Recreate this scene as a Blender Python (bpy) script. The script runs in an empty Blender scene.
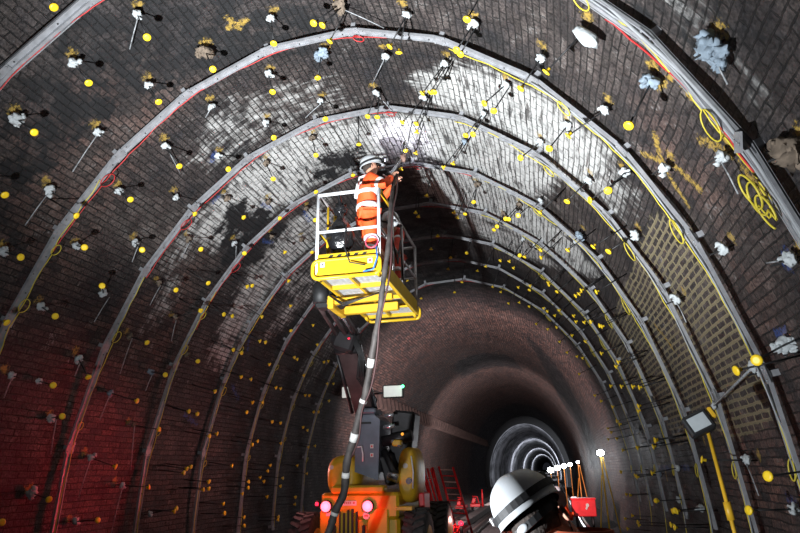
import bpy, bmesh, math, random
import numpy as np
from mathutils import Vector, Matrix, Quaternion, noise as mnoise

scene = bpy.context.scene
COL = scene.collection
random.seed(7)
R = math.radians

# ------------------------------------------------------------------ camera
CAM = Vector((2.0977, 0.0, 1.7253))
YAW, PITCH, ROLL, FPX = -0.2247, 0.3267, -0.0205, 602.36
_f = Vector((math.sin(YAW) * math.cos(PITCH), math.cos(YAW) * math.cos(PITCH), math.sin(PITCH)))
_r = Vector((math.cos(YAW), -math.sin(YAW), 0))
_u = _r.cross(_f)
RIGHT = _r * math.cos(ROLL) + _u * math.sin(ROLL)
UP = _u * math.cos(ROLL) - _r * math.sin(ROLL)
cd = bpy.data.cameras.new('camera')
cd.sensor_width = 36.0
cd.lens = FPX / 800 * 36
cd.clip_start = 0.05
cd.clip_end = 900
cam = bpy.data.objects.new('camera', cd)
COL.objects.link(cam)
cam.matrix_world = Matrix(((RIGHT.x, UP.x, -_f.x, CAM.x), (RIGHT.y, UP.y, -_f.y, CAM.y), (RIGHT.z, UP.z, -_f.z, CAM.z), (0, 0, 0, 1)))
scene.camera = cam

# ------------------------------------------------------------------ world, lights, exposure
w = bpy.data.worlds.new('world')
scene.world = w
w.use_nodes = True
w.node_tree.nodes['Background'].inputs[0].default_value = (0.5, 0.55, 0.7, 1)
w.node_tree.nodes['Background'].inputs[1].default_value = 0.02
scene.view_settings.view_transform = 'Standard'
scene.view_settings.look = 'None'
scene.view_settings.gamma = 1
scene.view_settings.exposure = 0.0
scene.cycles.use_denoising = True
scene.cycles.max_bounces = 5


def lamp(kind, name, loc, energy, color=(1, 1, 1), aim=None, size=0.1, cone=None, blend=0.5, spread=None):
    d = bpy.data.lights.new(name, kind)
    d.energy = energy
    d.color = color
    if kind == 'AREA':
        d.shape = 'DISK'
        d.size = size
        if spread:
            d.spread = R(spread)
    else:
        d.shadow_soft_size = size
    if kind == 'SPOT':
        d.spot_size = R(cone)
        d.spot_blend = blend
    o = bpy.data.objects.new(name, d)
    o.location = loc
    if aim is not None:
        o.rotation_euler = (Vector(aim) - Vector(loc)).to_track_quat('-Z', 'Y').to_euler()
    COL.objects.link(o)
    return o


lamp('SPOT', 'flood_light_crown', (-0.1, 1.3, 0.7), 6800, (0.93, 0.97, 1.0), aim=(0.9, 6.8, 6.4), size=0.05, cone=80, blend=1.0)
lamp('SPOT', 'flood_light_walls', (-0.1, 1.3, 0.75), 1300, (0.9, 0.95, 1.0), aim=(2.4, 5.0, 5.0), size=0.05, cone=150, blend=1.0)
lamp('SPOT', 'helmet_light_beam', (0.30, 7.10, 5.74), 170, (0.85, 0.82, 1.0), aim=(0.40, 7.75, 6.5), size=0.02, cone=62, blend=1.0)
for _lx in (-1.49, -0.78):
    lamp('SPOT', 'tail_light_glow', (_lx, 9.80, 1.20), 170, (1, 0.03, 0.06), aim=(-3.9, 7.1, 1.8), size=0.05, cone=50, blend=1.0)
    lamp('POINT', 'tail_light_halo', (_lx, 9.74, 1.20), 7, (1, 0.04, 0.08), size=0.04)
lamp('SPOT', 'vault_fill', (-0.6, 15.2, 1.6), 4600, (1.0, 0.76, 0.76), aim=(0.0, 26, 5.6), size=0.15, cone=130, blend=1.0)  # added fill with no lamp body, brightens the vault past the ribs
lamp('SPOT', 'far_vault_fill', (-0.4, 27.0, 1.5), 3600, (1.0, 0.78, 0.78), aim=(0.0, 40, 5.0), size=0.15, cone=130, blend=1.0)  # second added fill, carries the vault brightness further in; no lamp stands here
lamp('POINT', 'left_wall_red_fill', (-2.4, 10.6, 1.9), 40, (1, 0.35, 0.34), size=0.1)  # unseen red fill added to warm the lower left wall
lamp('POINT', 'red_frame_fill', (0.27, 12.75, 0.80), 10, (1, 0.5, 0.45), size=0.05)  # added beside the trolley lamp to brighten the red frames

# tunnel anchors: wall point, rod tip, angle, distance, plug size, plug kind, capped, vent tube end
ANCHORS = [
 ([-1.91,3.36,5.87],[-1.63,3.36,5.5],-0.62,3.36,0,0,1,None),
 ([3.35,3.36,4.13],[3.16,3.36,4.03],1.31,3.36,3.2,3,0,[3.33,3.4,3.85]),
 ([3.65,3.42,3.4],[3.45,3.42,3.33],1.52,3.42,3.6,2,0,None),
 ([3.79,4.08,2.97],[3.58,4.08,2.91],1.64,4.08,1.4,1,0,[3.63,4.26,2.99]),
 ([3.52,4.08,3.76],[3.32,4.08,3.67],1.42,4.08,1.2,1,0,[3.49,4.08,3.43]),
 ([-2.72,4.13,5.1],[-2.35,4.07,4.82],-0.96,4.13,2,1,1,None),
 ([-1.51,4.15,6.14],[-1.29,4.11,5.72],-0.47,4.15,1,1,1,[-1.69,4.37,5.86]),
 ([-2.17,4.15,5.67],[-1.87,4.11,5.31],-0.72,4.15,1.5,1,1,None),
 ([3.14,4.16,4.5],[2.87,4.02,4.02],1.18,4.16,1.7,3,1,None),
 ([2.75,4.16,5.06],[2.37,4.33,4.79],0.98,4.16,2.3,4,1,None),
 ([-3.12,4.23,4.54],[-2.72,4.23,4.29],-1.17,4.23,0,0,1,None),
 ([1.93,4.45,5.87],[1.76,4.27,5.4],0.63,4.45,1,1,1,None),
 ([3.91,4.71,2.44],[3.45,4.71,2.35],1.77,4.71,0,0,1,None),
 ([3.67,4.9,3.35],[3.47,4.9,3.28],1.54,4.9,1.2,1,0,None),
 ([-2.47,4.9,5.38],[-2.32,4.9,5.24],-0.85,4.9,1.2,1,0,[-2.7,4.96,4.9]),
 ([-3.39,4.9,4.03],[-2.95,4.75,3.86],-1.34,4.9,1.5,1,1,None),
 ([-2.99,4.91,4.74],[-2.81,4.91,4.62],-1.1,4.91,1.6,1,0,[-3.11,4.88,4.28]),
 ([2.42,4.91,5.43],[2.16,4.86,5.03],0.83,4.91,1.1,1,1,None),
 ([-0.43,4.92,6.51],[-0.34,4.87,6.05],-0.13,4.92,1,1,1,None),
 ([1.81,4.92,5.95],[1.6,4.8,5.52],0.58,4.92,1.2,1,1,None),
 ([1.84,4.94,5.95],[1.63,4.84,5.5],0.58,4.92,0,0,1,None),
 ([-1.89,4.92,5.89],[-1.61,4.81,5.51],-0.61,4.92,1,1,1,None),
 ([3.34,4.92,4.13],[3.16,4.92,4.04],1.3,4.92,1.3,1,0,None),
 ([3.89,4.94,2.56],[3.45,4.26,2.35],1.74,4.94,2.0,1,1,None),
 ([2.95,4.96,4.79],[2.54,5.02,4.57],1.08,4.96,1.1,1,1,None),
 ([0.41,4.96,6.52],[0.17,4.71,6.07],0.12,4.96,2.3,2,1,[0.78,5.21,6.29]),
 ([0.44,4.98,6.52],[0.25,4.75,6.06],0.12,4.96,0,0,1,None),
 ([0.47,5.0,6.52],[0.24,5.0,6.06],0.12,4.96,0,0,1,None),
 ([-1.25,4.98,6.27],[-1.03,4.86,5.85],-0.38,4.98,2.3,2,1,None),
 ([-3.65,4.98,3.41],[-3.21,4.98,3.25],-1.52,4.98,0,0,1,None),
 ([1.1,4.99,6.33],[0.96,5.14,5.88],0.34,4.99,1.3,1,1,None),
 ([1.13,5.01,6.33],[0.88,5.06,5.91],0.34,4.99,0,0,1,None),
 ([-3.04,5.05,4.67],[-2.64,5.05,4.41],-1.12,5.05,0,0,1,None),
 ([4.03,5.37,1.67],[3.56,4.86,1.64],1.94,5.37,1,1,1,None),
 ([3.91,5.43,2.44],[3.73,5.43,2.4],1.77,5.43,0.3,1,0,None),
 ([-0.1,5.66,6.54],[-0.11,5.57,6.07],-0.03,5.66,2,3,1,None),
 ([-3.82,5.67,2.85],[-3.62,5.67,2.8],-1.67,5.67,1.2,1,0,[-3.74,5.63,2.58]),
 ([-3.56,5.68,3.65],[-3.14,5.52,3.44],-1.45,5.68,1.2,1,1,None),
 ([-1.59,5.7,6.09],[-1.48,5.7,5.91],-0.5,5.7,1,1,0,[-1.64,5.75,5.9]),
 ([-3.22,5.72,4.37],[-2.78,5.39,4.18],-1.23,5.72,1,1,1,None),
 ([-0.83,5.72,6.42],[-0.67,5.57,5.98],-0.25,5.72,1.2,1,1,None),
 ([-2.75,5.72,5.06],[-2.37,5.52,4.78],-0.98,5.72,1.2,1,1,None),
 ([-2.2,5.73,5.64],[-1.92,5.73,5.26],-0.73,5.73,1.3,1,1,[-2.22,6.2,5.43]),
 ([1.42,5.74,6.19],[1.07,5.84,5.83],0.44,5.74,1.1,1,1,None),
 ([1.45,5.76,6.19],[1.17,5.79,5.79],0.44,5.74,0,0,1,None),
 ([1.48,5.78,6.19],[1.22,5.75,5.76],0.44,5.74,0,0,1,None),
 ([2.06,5.77,5.76],[1.78,5.56,5.39],0.68,5.77,1.1,1,1,None),
 ([2.09,5.79,5.76],[1.87,5.6,5.31],0.68,5.77,0,0,1,None),
 ([0.67,5.79,6.47],[0.62,5.79,6.26],0.2,5.79,1.4,1,0,[0.35,6.27,6.38]),
 ([3.12,5.8,4.53],[2.84,5.23,4.08],1.17,5.8,1.2,1,1,None),
 ([4.05,5.8,1.37],[3.58,5.54,1.38],2.01,5.8,1.3,1,1,None),
 ([3.14,5.81,4.5],[2.74,5.81,4.26],1.18,5.81,0,0,1,None),
 ([2.65,5.83,5.19],[2.39,5.58,4.77],0.93,5.83,1.1,1,1,None),
 ([-4.06,5.96,1.26],[-3.58,5.74,1.29],-2.03,5.96,1,1,1,None),
 ([-3.82,6.12,2.84],[-3.36,5.89,2.73],-1.67,6.12,0.5,1,1,None),
 ([-2.52,6.49,5.33],[-2.18,6.55,5.01],-0.87,6.49,1.1,1,1,None),
 ([-3.02,6.49,4.69],[-2.64,6.19,4.42],-1.12,6.49,1.1,1,1,[-3.03,6.53,4.41]),
 ([-1.24,6.51,6.27],[-1.0,6.34,5.86],-0.38,6.51,1.2,1,1,None),
 ([-4.04,6.52,1.57],[-3.57,6.33,1.49],-1.96,6.52,2.1,1,1,None),
 ([-1.93,6.52,5.87],[-1.63,6.36,5.5],-0.63,6.52,1.1,1,1,None),
 ([-3.92,6.52,2.43],[-3.44,6.19,2.41],-1.77,6.52,1.4,1,1,[-3.85,6.56,2.0]),
 ([-3.41,6.54,4.0],[-2.94,5.94,3.9],-1.35,6.54,1.3,1,1,[-3.42,6.46,3.61]),
 ([-0.46,6.54,6.51],[-0.31,6.38,6.05],-0.14,6.54,1,1,1,[-0.71,6.67,6.31]),
 ([0.35,6.54,6.52],[0.23,6.48,6.06],0.1,6.54,1.2,1,1,[0.53,7.18,6.35]),
 ([0.38,6.56,6.52],[0.35,6.51,6.05],0.1,6.54,0,0,1,None),
 ([-3.71,6.57,3.22],[-3.32,6.38,2.89],-1.57,6.57,1.5,1,1,[-3.65,6.53,2.94]),
 ([2.88,6.58,4.89],[2.56,6.4,4.53],1.04,6.58,1.3,1,1,None),
 ([1.75,6.6,5.99],[1.47,6.52,5.61],0.56,6.6,0.9,1,1,None),
 ([1.78,6.62,5.99],[1.57,6.4,5.54],0.56,6.6,0,0,1,None),
 ([4.02,6.6,1.75],[3.55,6.65,1.77],1.93,6.6,1.2,1,1,[3.91,6.39,1.45]),
 ([1.01,6.61,6.37],[0.66,6.61,5.98],0.31,6.61,0.8,1,1,None),
 ([1.04,6.63,6.37],[0.84,6.61,5.93],0.31,6.61,0,0,1,None),
 ([1.07,6.65,6.37],[0.8,6.83,5.94],0.31,6.61,0,0,1,None),
 ([3.65,6.62,3.4],[3.45,6.62,3.33],1.52,6.62,1.4,1,0,[3.6,6.56,3.11]),
 ([3.32,6.63,4.18],[2.93,6.46,3.92],1.29,6.63,1.7,1,1,None),
 ([2.38,6.64,5.47],[2.1,6.28,5.08],0.81,6.64,1,1,1,None),
 ([3.23,6.83,4.35],[2.82,6.83,4.12],1.23,6.83,0,0,1,None),
 ([-0.1,7.14,6.54],[-0.09,7.14,6.07],-0.03,7.14,0,0,1,None),
 ([-0.85,7.25,6.42],[-0.71,7.1,5.97],-0.26,7.25,0.8,2,1,None),
 ([-1.58,7.26,6.1],[-1.35,7.11,5.69],-0.5,7.26,0.8,2,1,None),
 ([-2.22,7.27,5.62],[-1.91,7.37,5.27],-0.74,7.27,0.8,2,1,None),
 ([-2.78,7.29,5.02],[-2.41,7.13,4.74],-0.99,7.29,0.9,2,1,[-2.83,7.33,4.72]),
 ([-3.57,7.3,3.62],[-3.13,7.17,3.46],-1.46,7.3,0.6,2,1,[-3.61,7.32,3.08]),
 ([-4.06,7.3,1.18],[-3.59,7.23,1.2],-2.04,7.3,1.4,1,1,None),
 ([-3.21,7.31,4.38],[-2.78,7.19,4.19],-1.22,7.31,0.6,2,1,[-3.24,7.29,4.03]),
 ([-3.99,7.32,2.0],[-3.54,7.38,1.85],-1.87,7.32,1.3,1,1,[-3.9,7.2,1.47]),
 ([-3.82,7.32,2.85],[-3.37,7.43,2.71],-1.67,7.32,0.9,3,1,[-3.77,7.24,2.45]),
 ([0.63,7.4,6.48],[0.53,7.4,6.02],0.19,7.4,0,0,1,None),
 ([0.78,7.44,6.44],[0.66,7.44,5.98],0.24,7.44,0,0,1,None),
 ([2.64,7.48,5.2],[2.28,7.48,4.89],0.92,7.48,0,0,1,None),
 ([1.41,7.52,6.19],[1.0,7.75,5.87],0.44,7.52,0.8,3,1,None),
 ([1.44,7.54,6.19],[1.17,7.53,5.79],0.44,7.52,0,0,1,None),
 ([-3.01,7.74,4.7],[-2.62,7.74,4.44],-1.11,7.74,0,0,1,None),
 ([2.99,7.87,4.73],[2.6,7.87,4.47],1.1,7.87,0,0,1,None),
 ([-0.51,7.95,6.5],[-0.43,7.95,6.04],-0.15,7.95,0,0,1,None),
 ([-3.25,7.97,4.32],[-2.84,7.97,4.09],-1.24,7.97,0,0,1,None),
 ([0.38,7.98,6.52],[0.32,7.98,6.05],0.11,7.98,0,0,1,None),
 ([-1.23,7.98,6.28],[-1.04,7.98,5.85],-0.38,7.98,0,0,1,None),
 ([-3.91,8.03,2.45],[-3.45,8.12,2.37],-1.77,8.03,0.6,2,1,[-3.87,8.16,1.81]),
 ([-3.39,8.03,4.03],[-2.84,7.95,4.08],-1.34,8.03,0.5,2,1,[-3.39,8.11,3.68]),
 ([-1.91,8.03,5.87],[-1.64,8.01,5.49],-0.62,8.03,0.8,2,1,None),
 ([-3.71,8.05,3.23],[-3.25,7.84,3.12],-1.57,8.05,0.8,3,1,[-3.65,7.98,2.92]),
 ([-4.03,8.09,1.61],[-3.57,8.2,1.57],-1.96,8.09,1.1,1,1,[-3.92,7.96,0.98]),
 ([3.34,8.11,4.15],[2.92,8.11,3.93],1.3,8.11,0,0,1,None),
 ([-2.56,8.24,5.29],[-2.21,8.02,4.97],-0.89,8.24,1,1,1,[-2.57,8.42,5.06]),
 ([2.38,8.24,5.47],[2.25,8.24,5.33],0.81,8.24,0.7,1,0,None),
 ([2.89,8.33,4.88],[2.74,8.33,4.77],1.05,8.33,1.9,3,0,None),
 ([-3.2,8.56,4.41],[-2.79,8.56,4.17],-1.21,8.56,0,0,1,None),
 ([4.06,8.64,1.19],[3.59,8.64,1.18],2.04,8.64,0,0,1,None),
 ([2.85,8.69,4.93],[2.7,8.69,4.81],1.03,8.69,0.6,1,0,None),
 ([3.82,8.7,2.83],[3.37,8.7,2.72],1.67,8.7,0,0,1,None),
 ([-2.85,8.7,4.93],[-2.48,8.7,4.65],-1.03,8.7,0,0,1,None),
 ([-3.83,8.75,2.8],[-3.38,8.75,2.68],-1.68,8.75,0,0,1,None),
 ([2.22,8.79,5.62],[1.99,8.24,5.2],0.74,8.79,0.7,2,1,None),
 ([-2.82,8.79,4.98],[-2.44,8.79,4.69],-1.01,8.79,0,0,1,None),
 ([-3.57,8.81,3.62],[-3.14,8.49,3.42],-1.46,8.81,0.5,2,1,None),
 ([-3.18,8.82,4.43],[-2.78,8.82,4.2],-1.21,8.82,0,0,1,None),
 ([-2.22,8.83,5.62],[-1.92,8.88,5.26],-0.74,8.83,0.7,2,1,None),
 ([-4.06,8.86,1.16],[-3.59,8.99,1.24],-2.05,8.86,0.9,1,1,None),
 ([3.19,8.88,4.41],[2.79,8.88,4.18],1.21,8.88,0,0,1,None),
 ([-1.6,8.9,6.08],[-1.32,8.69,5.7],-0.51,8.9,0.6,2,1,None),
 ([0.63,8.94,6.48],[0.53,8.94,6.02],0.19,8.94,0,0,1,None),
 ([-4.06,8.94,1.22],[-3.59,8.94,1.2],-2.03,8.94,0,0,1,None),
 ([3.97,8.95,2.12],[3.51,8.95,2.05],1.85,8.95,0,0,1,None),
 ([4.06,8.95,1.17],[3.59,8.95,1.16],2.04,8.95,0,0,1,None),
 ([4.06,8.96,0.97],[3.59,8.96,0.97],2.08,8.96,0,0,1,None),
 ([3.97,8.96,2.11],[3.51,8.96,2.04],1.85,8.96,0,0,1,None),
 ([-3.84,9.0,2.77],[-3.38,9.0,2.66],-1.69,9.0,0,0,1,None),
 ([1.39,9.0,6.2],[1.32,8.69,5.7],0.43,9.0,0.8,2,1,None),
 ([2.62,9.02,5.21],[2.27,9.02,4.91],0.92,9.02,0,0,1,None),
 ([-4.01,9.04,1.81],[-3.55,9.04,1.76],-1.91,9.04,0,0,1,None),
 ([2.04,9.09,5.78],[1.79,8.74,5.38],0.67,9.09,0.7,2,1,None),
 ([2.07,9.11,5.78],[1.84,8.65,5.33],0.67,9.09,0,0,1,None),
 ([-4.0,9.1,1.88],[-3.54,9.1,1.82],-1.9,9.1,0,0,1,None),
 ([3.18,9.14,4.44],[2.77,9.14,4.2],1.2,9.14,0,0,1,None),
 ([3.47,9.15,3.86],[3.04,9.15,3.68],1.39,9.15,0,0,1,None),
 ([3.8,9.17,2.91],[3.35,9.17,2.79],1.65,9.17,0,0,1,None),
 ([-4.0,9.21,1.91],[-3.54,9.21,1.85],-1.89,9.21,0,0,1,None),
 ([4.06,9.21,0.98],[3.59,9.21,0.98],2.08,9.21,0,0,1,None),
 ([3.98,9.25,2.04],[3.52,9.25,1.97],1.86,9.25,0,0,1,None),
 ([3.45,9.27,3.91],[3.02,9.27,3.72],1.37,9.27,0,0,1,None),
 ([-3.72,9.31,3.19],[-3.27,9.31,3.05],-1.58,9.31,0,0,1,None),
 ([3.87,9.31,2.64],[3.41,9.31,2.53],1.72,9.31,0,0,1,None),
 ([2.63,9.34,5.21],[2.27,9.34,4.9],0.92,9.34,0,0,1,None),
 ([-3.44,9.35,3.94],[-3.01,9.35,3.75],-1.36,9.35,0,0,1,None),
 ([4.06,9.36,1.18],[3.59,8.77,1.18],2.04,9.36,1.2,1,1,None),
 ([1.3,9.4,6.25],[1.1,9.4,5.82],0.4,9.4,0,0,1,None),
 ([3.67,9.43,3.34],[3.23,9.43,3.19],1.54,9.43,0,0,1,None),
 ([3.14,9.47,4.5],[2.74,9.47,4.26],1.18,9.47,0,0,1,None),
 ([1.07,9.5,6.34],[0.9,9.5,5.91],0.33,9.5,0,0,1,None),
 ([3.88,9.53,2.58],[3.43,9.53,2.48],1.74,9.53,0,0,1,None),
 ([-3.91,9.55,2.43],[-3.45,9.55,2.34],-1.77,9.55,0,0,1,None),
 ([-1.98,9.62,5.82],[-1.69,9.52,5.46],-0.65,9.62,0.6,2,1,None),
 ([-3.43,9.65,3.95],[-3.01,9.65,3.75],-1.36,9.65,0,0,1,None),
 ([-3.06,9.66,4.64],[-2.66,9.66,4.38],-1.13,9.66,0,0,1,None),
 ([-2.52,9.67,5.32],[-2.18,9.67,5.01],-0.87,9.67,0,0,1,None),
 ([1.11,9.68,6.33],[0.93,9.68,5.89],0.34,9.68,0,0,1,None),
 ([0.23,9.68,6.54],[0.19,9.68,6.07],0.07,9.68,0,0,1,None),
 ([-4.04,9.7,1.53],[-3.57,9.7,1.49],-1.97,9.7,0,0,1,None),
 ([3.36,9.73,4.1],[2.94,9.73,3.89],1.31,9.73,0,0,1,None),
 ([3.68,9.76,3.32],[3.23,9.76,3.17],1.55,9.76,0,0,1,None),
 ([-3.9,9.78,2.48],[-3.44,9.78,2.39],-1.76,9.78,0,0,1,None),
 ([-4.03,9.84,1.65],[-3.56,9.84,1.61],-1.95,9.84,0,0,1,None),
 ([0.23,9.87,6.54],[0.2,9.87,6.07],0.07,9.87,0,0,1,None),
 ([-4.04,9.87,1.53],[-3.57,9.87,1.5],-1.97,9.87,0,0,1,None),
 ([1.73,9.94,6.0],[1.62,9.34,5.51],0.55,9.94,0.7,2,1,None),
 ([1.76,9.96,6.0],[1.55,9.6,5.56],0.55,9.94,0,0,1,None),
 ([-3.6,9.98,3.55],[-3.16,9.98,3.38],-1.48,9.98,0,0,1,None),
 ([2.34,10.05,5.52],[2.01,10.05,5.18],0.79,10.05,0,0,1,None),
 ([-3.28,10.06,4.25],[-2.87,10.06,4.03],-1.27,10.06,0,0,1,None),
 ([4.03,10.08,1.7],[3.56,9.99,1.62],1.94,10.08,0.9,1,1,None),
 ([3.77,10.11,3.04],[3.31,10.11,2.91],1.62,10.11,0,0,1,None),
 ([4.06,10.12,1.25],[3.59,10.12,1.23],2.03,10.12,0,0,1,None),
 ([-3.27,10.27,4.28],[-2.86,10.27,4.05],-1.26,10.27,0,0,1,None),
 ([3.29,10.28,4.23],[2.88,10.28,4.01],1.27,10.28,0,0,1,None),
 ([-2.78,10.33,5.02],[-2.41,10.33,4.73],-0.99,10.33,0,0,1,None),
 ([-3.6,10.37,3.56],[-3.16,10.37,3.39],-1.48,10.37,0,0,1,None),
 ([2.88,10.4,4.89],[2.5,10.4,4.61],1.04,10.4,0,0,1,None),
 ([2.26,10.41,5.58],[2.14,10.41,5.44],0.76,10.41,0.5,1,0,None),
 ([2.73,10.43,5.08],[2.37,10.43,4.79],0.97,10.43,0,0,1,None),
 ([-4.06,10.45,1.25],[-3.59,10.45,1.23],-2.03,10.45,0,0,1,None),
 ([3.55,10.48,3.68],[3.11,10.48,3.51],1.44,10.48,0,0,1,None),
 ([-4.06,10.51,1.07],[-3.59,10.51,1.07],-2.06,10.51,0,0,1,None),
 ([2.74,10.52,5.07],[2.38,10.52,4.78],0.97,10.52,0,0,1,None),
 ([-4.0,10.56,1.94],[-3.53,10.56,1.87],-1.89,10.56,0,0,1,None),
 ([-3.79,10.63,2.95],[-3.34,10.63,2.82],-1.64,10.63,0,0,1,None),
 ([3.16,10.7,4.47],[2.75,10.7,4.23],1.19,10.7,0,0,1,None),
 ([2.02,10.74,5.79],[1.93,10.15,5.25],0.66,10.74,0.5,1,1,None),
 ([-3.74,10.75,3.15],[-3.29,10.75,3.01],-1.59,10.75,0,0,1,None),
 ([3.98,10.8,2.07],[3.51,10.8,2.0],1.86,10.8,0,0,1,None),
 ([-3.44,10.81,3.93],[-3.01,10.81,3.73],-1.37,10.81,0,0,1,None),
 ([4.06,10.83,1.21],[3.59,10.17,1.23],2.04,10.83,0.8,1,1,None),
 ([0.46,10.83,6.51],[0.39,10.83,6.04],0.14,10.83,0,0,1,None),
 ([3.2,10.9,4.41],[2.79,10.9,4.17],1.21,10.9,0,0,1,None),
 ([-3.04,10.94,4.66],[-2.65,10.94,4.4],-1.13,10.94,0,0,1,None),
 ([2.0,10.99,5.81],[1.71,10.99,5.44],0.65,10.99,0,0,1,None),
 ([3.98,11.07,2.08],[3.79,11.07,2.05],1.85,11.07,0.7,1,0,None),
 ([-4.05,11.13,1.39],[-3.58,11.13,1.37],-2.0,11.13,0,0,1,None),
 ([-3.72,11.13,3.19],[-3.27,11.13,3.05],-1.58,11.13,0,0,1,None),
 ([-3.93,11.2,2.35],[-3.47,11.2,2.26],-1.79,11.2,0,0,1,None),
 ([3.72,11.25,3.2],[3.27,11.25,3.06],1.58,11.25,0,0,1,None),
 ([2.07,11.26,5.76],[1.77,11.26,5.39],0.68,11.26,0,0,1,None),
 ([-4.06,11.27,0.94],[-3.59,11.27,0.95],-2.09,11.27,0,0,1,None),
 ([1.79,11.27,5.96],[1.53,11.27,5.57],0.58,11.27,0,0,1,None),
 ([3.37,11.3,4.09],[2.94,11.3,3.88],1.32,11.3,0,0,1,None),
 ([-4.06,11.3,0.79],[-3.59,11.3,0.8],-2.12,11.3,0,0,1,None),
 ([-4.03,11.31,1.62],[-3.56,11.31,1.58],-1.95,11.31,0,0,1,None),
 ([-4.04,11.33,1.51],[-3.57,11.33,1.47],-1.98,11.33,0,0,1,None),
 ([-3.92,11.4,2.43],[-3.46,11.4,2.33],-1.77,11.4,0,0,1,None),
 ([-2.53,11.44,5.32],[-2.18,11.44,5.0],-0.87,11.44,0,0,1,None),
 ([-3.6,11.48,3.54],[-3.16,11.48,3.37],-1.48,11.48,0,0,1,None),
 ([2.93,11.53,4.82],[2.55,11.53,4.55],1.07,11.53,0,0,1,None),
 ([0.14,11.59,6.54],[0.12,11.59,6.07],0.04,11.59,0,0,1,None),
 ([-2.85,11.68,4.94],[-2.47,11.68,4.66],-1.03,11.68,0,0,1,None),
 ([-3.29,11.71,4.23],[-2.88,11.71,4.01],-1.27,11.71,0,0,1,None),
 ([-3.6,11.71,3.54],[-3.16,11.71,3.38],-1.48,11.71,0,0,1,None),
 ([2.38,11.72,5.47],[2.05,11.72,5.14],0.81,11.72,0,0,1,None),
 ([4.04,11.79,1.59],[3.57,11.78,1.54],1.96,11.79,0.8,3,1,None),
 ([-4.02,11.81,1.7],[-3.56,11.81,1.65],-1.94,11.81,0,0,1,None),
 ([-3.82,11.83,2.84],[-3.37,11.83,2.73],-1.67,11.83,0,0,1,None),
 ([-3.3,11.89,4.21],[-2.89,11.89,4.0],-1.28,11.89,0,0,1,None),
 ([-4.03,12.01,1.61],[-3.57,12.01,1.57],-1.96,12.01,0,0,1,None),
 ([0.93,12.01,6.39],[0.85,11.62,5.92],0.28,12.01,0.6,1,1,None),
 ([4.03,12.01,1.6],[3.57,12.01,1.56],1.96,12.01,0,0,1,None),
 ([2.36,12.09,5.49],[2.03,12.09,5.16],0.8,12.09,0,0,1,None),
 ([3.89,12.1,2.56],[3.43,12.1,2.46],1.74,12.1,0,0,1,None),
 ([-4.01,12.1,1.83],[-3.54,12.1,1.77],-1.91,12.1,0,0,1,None),
 ([0.52,12.15,6.5],[0.44,12.15,6.04],0.16,12.15,0,0,1,None),
 ([3.81,12.16,2.9],[3.35,12.16,2.78],1.66,12.16,0,0,1,None),
 ([-4.0,12.19,1.94],[-3.53,12.19,1.88],-1.89,12.19,0,0,1,None),
 ([1.38,12.22,6.21],[1.17,12.22,5.79],0.43,12.22,0,0,1,None),
 ([-3.82,12.23,2.85],[-3.36,12.23,2.73],-1.67,12.23,0,0,1,None),
 ([-4.06,12.24,1.29],[-3.59,12.24,1.27],-2.02,12.24,0,0,1,None),
 ([3.18,12.25,4.44],[2.77,12.25,4.2],1.2,12.25,0,0,1,None),
 ([3.87,12.3,2.63],[3.41,12.3,2.53],1.73,12.3,0,0,1,None),
 ([2.86,12.31,4.92],[2.48,12.31,4.64],1.03,12.31,0,0,1,None),
 ([-3.04,12.42,4.66],[-2.65,12.42,4.4],-1.13,12.42,0,0,1,None),
 ([-3.92,12.52,2.42],[-3.46,12.52,2.33],-1.78,12.52,0,0,1,None),
 ([2.1,12.52,5.73],[1.8,12.52,5.36],0.69,12.52,0,0,1,None),
 ([-3.43,12.55,3.95],[-3.0,12.55,3.76],-1.36,12.55,0,0,1,None),
 ([2.71,12.62,5.12],[2.35,12.62,4.82],0.96,12.62,0,0,1,None),
 ([4.05,12.62,0.68],[3.59,12.62,0.7],2.14,12.62,0,0,1,None),
 ([2.63,12.67,5.21],[2.28,12.67,4.9],0.92,12.67,0,0,1,None),
 ([4.06,12.73,0.72],[3.59,12.73,0.74],2.13,12.73,0,0,1,None),
 ([1.12,12.77,6.32],[0.94,12.77,5.89],0.34,12.77,0,0,1,None),
 ([-4.06,12.83,0.77],[-3.59,12.83,0.79],-2.12,12.83,0,0,1,None),
 ([-4.04,12.84,1.49],[-3.57,12.84,1.46],-1.98,12.84,0,0,1,None),
 ([-4.06,12.85,0.84],[-3.59,12.85,0.85],-2.11,12.85,0,0,1,None),
 ([3.39,12.86,4.05],[2.96,12.86,3.84],1.33,12.86,0,0,1,None),
 ([3.97,12.9,2.09],[3.51,12.9,2.02],1.85,12.9,0,0,1,None),
 ([-4.03,12.92,1.67],[-3.56,12.92,1.62],-1.94,12.92,0,0,1,None),
 ([0.31,12.96,6.53],[0.26,12.96,6.06],0.09,12.96,0,0,1,None),
 ([-3.6,13.07,3.55],[-3.16,13.07,3.39],-1.48,13.07,0,0,1,None),
 ([2.9,13.19,4.87],[2.52,13.19,4.59],1.05,13.19,0,0,1,None),
 ([-0.9,13.25,6.4],[-0.76,13.25,5.96],-0.27,13.25,0,0,1,None),
 ([-3.2,13.27,4.4],[-2.8,13.27,4.16],-1.22,13.27,0,0,1,None),
 ([-3.59,13.29,3.58],[-3.15,13.29,3.41],-1.47,13.29,0,0,1,None),
 ([3.93,13.34,2.34],[3.47,13.34,2.25],1.8,13.34,0,0,1,None),
 ([4.06,13.36,1.2],[3.59,13.36,1.18],2.04,13.36,0,0,1,None),
 ([-3.17,13.46,4.45],[-2.76,13.46,4.21],-1.2,13.46,0,0,1,None),
 ([3.31,13.48,4.2],[2.89,13.48,3.98],1.28,13.48,0,0,1,None),
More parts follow.
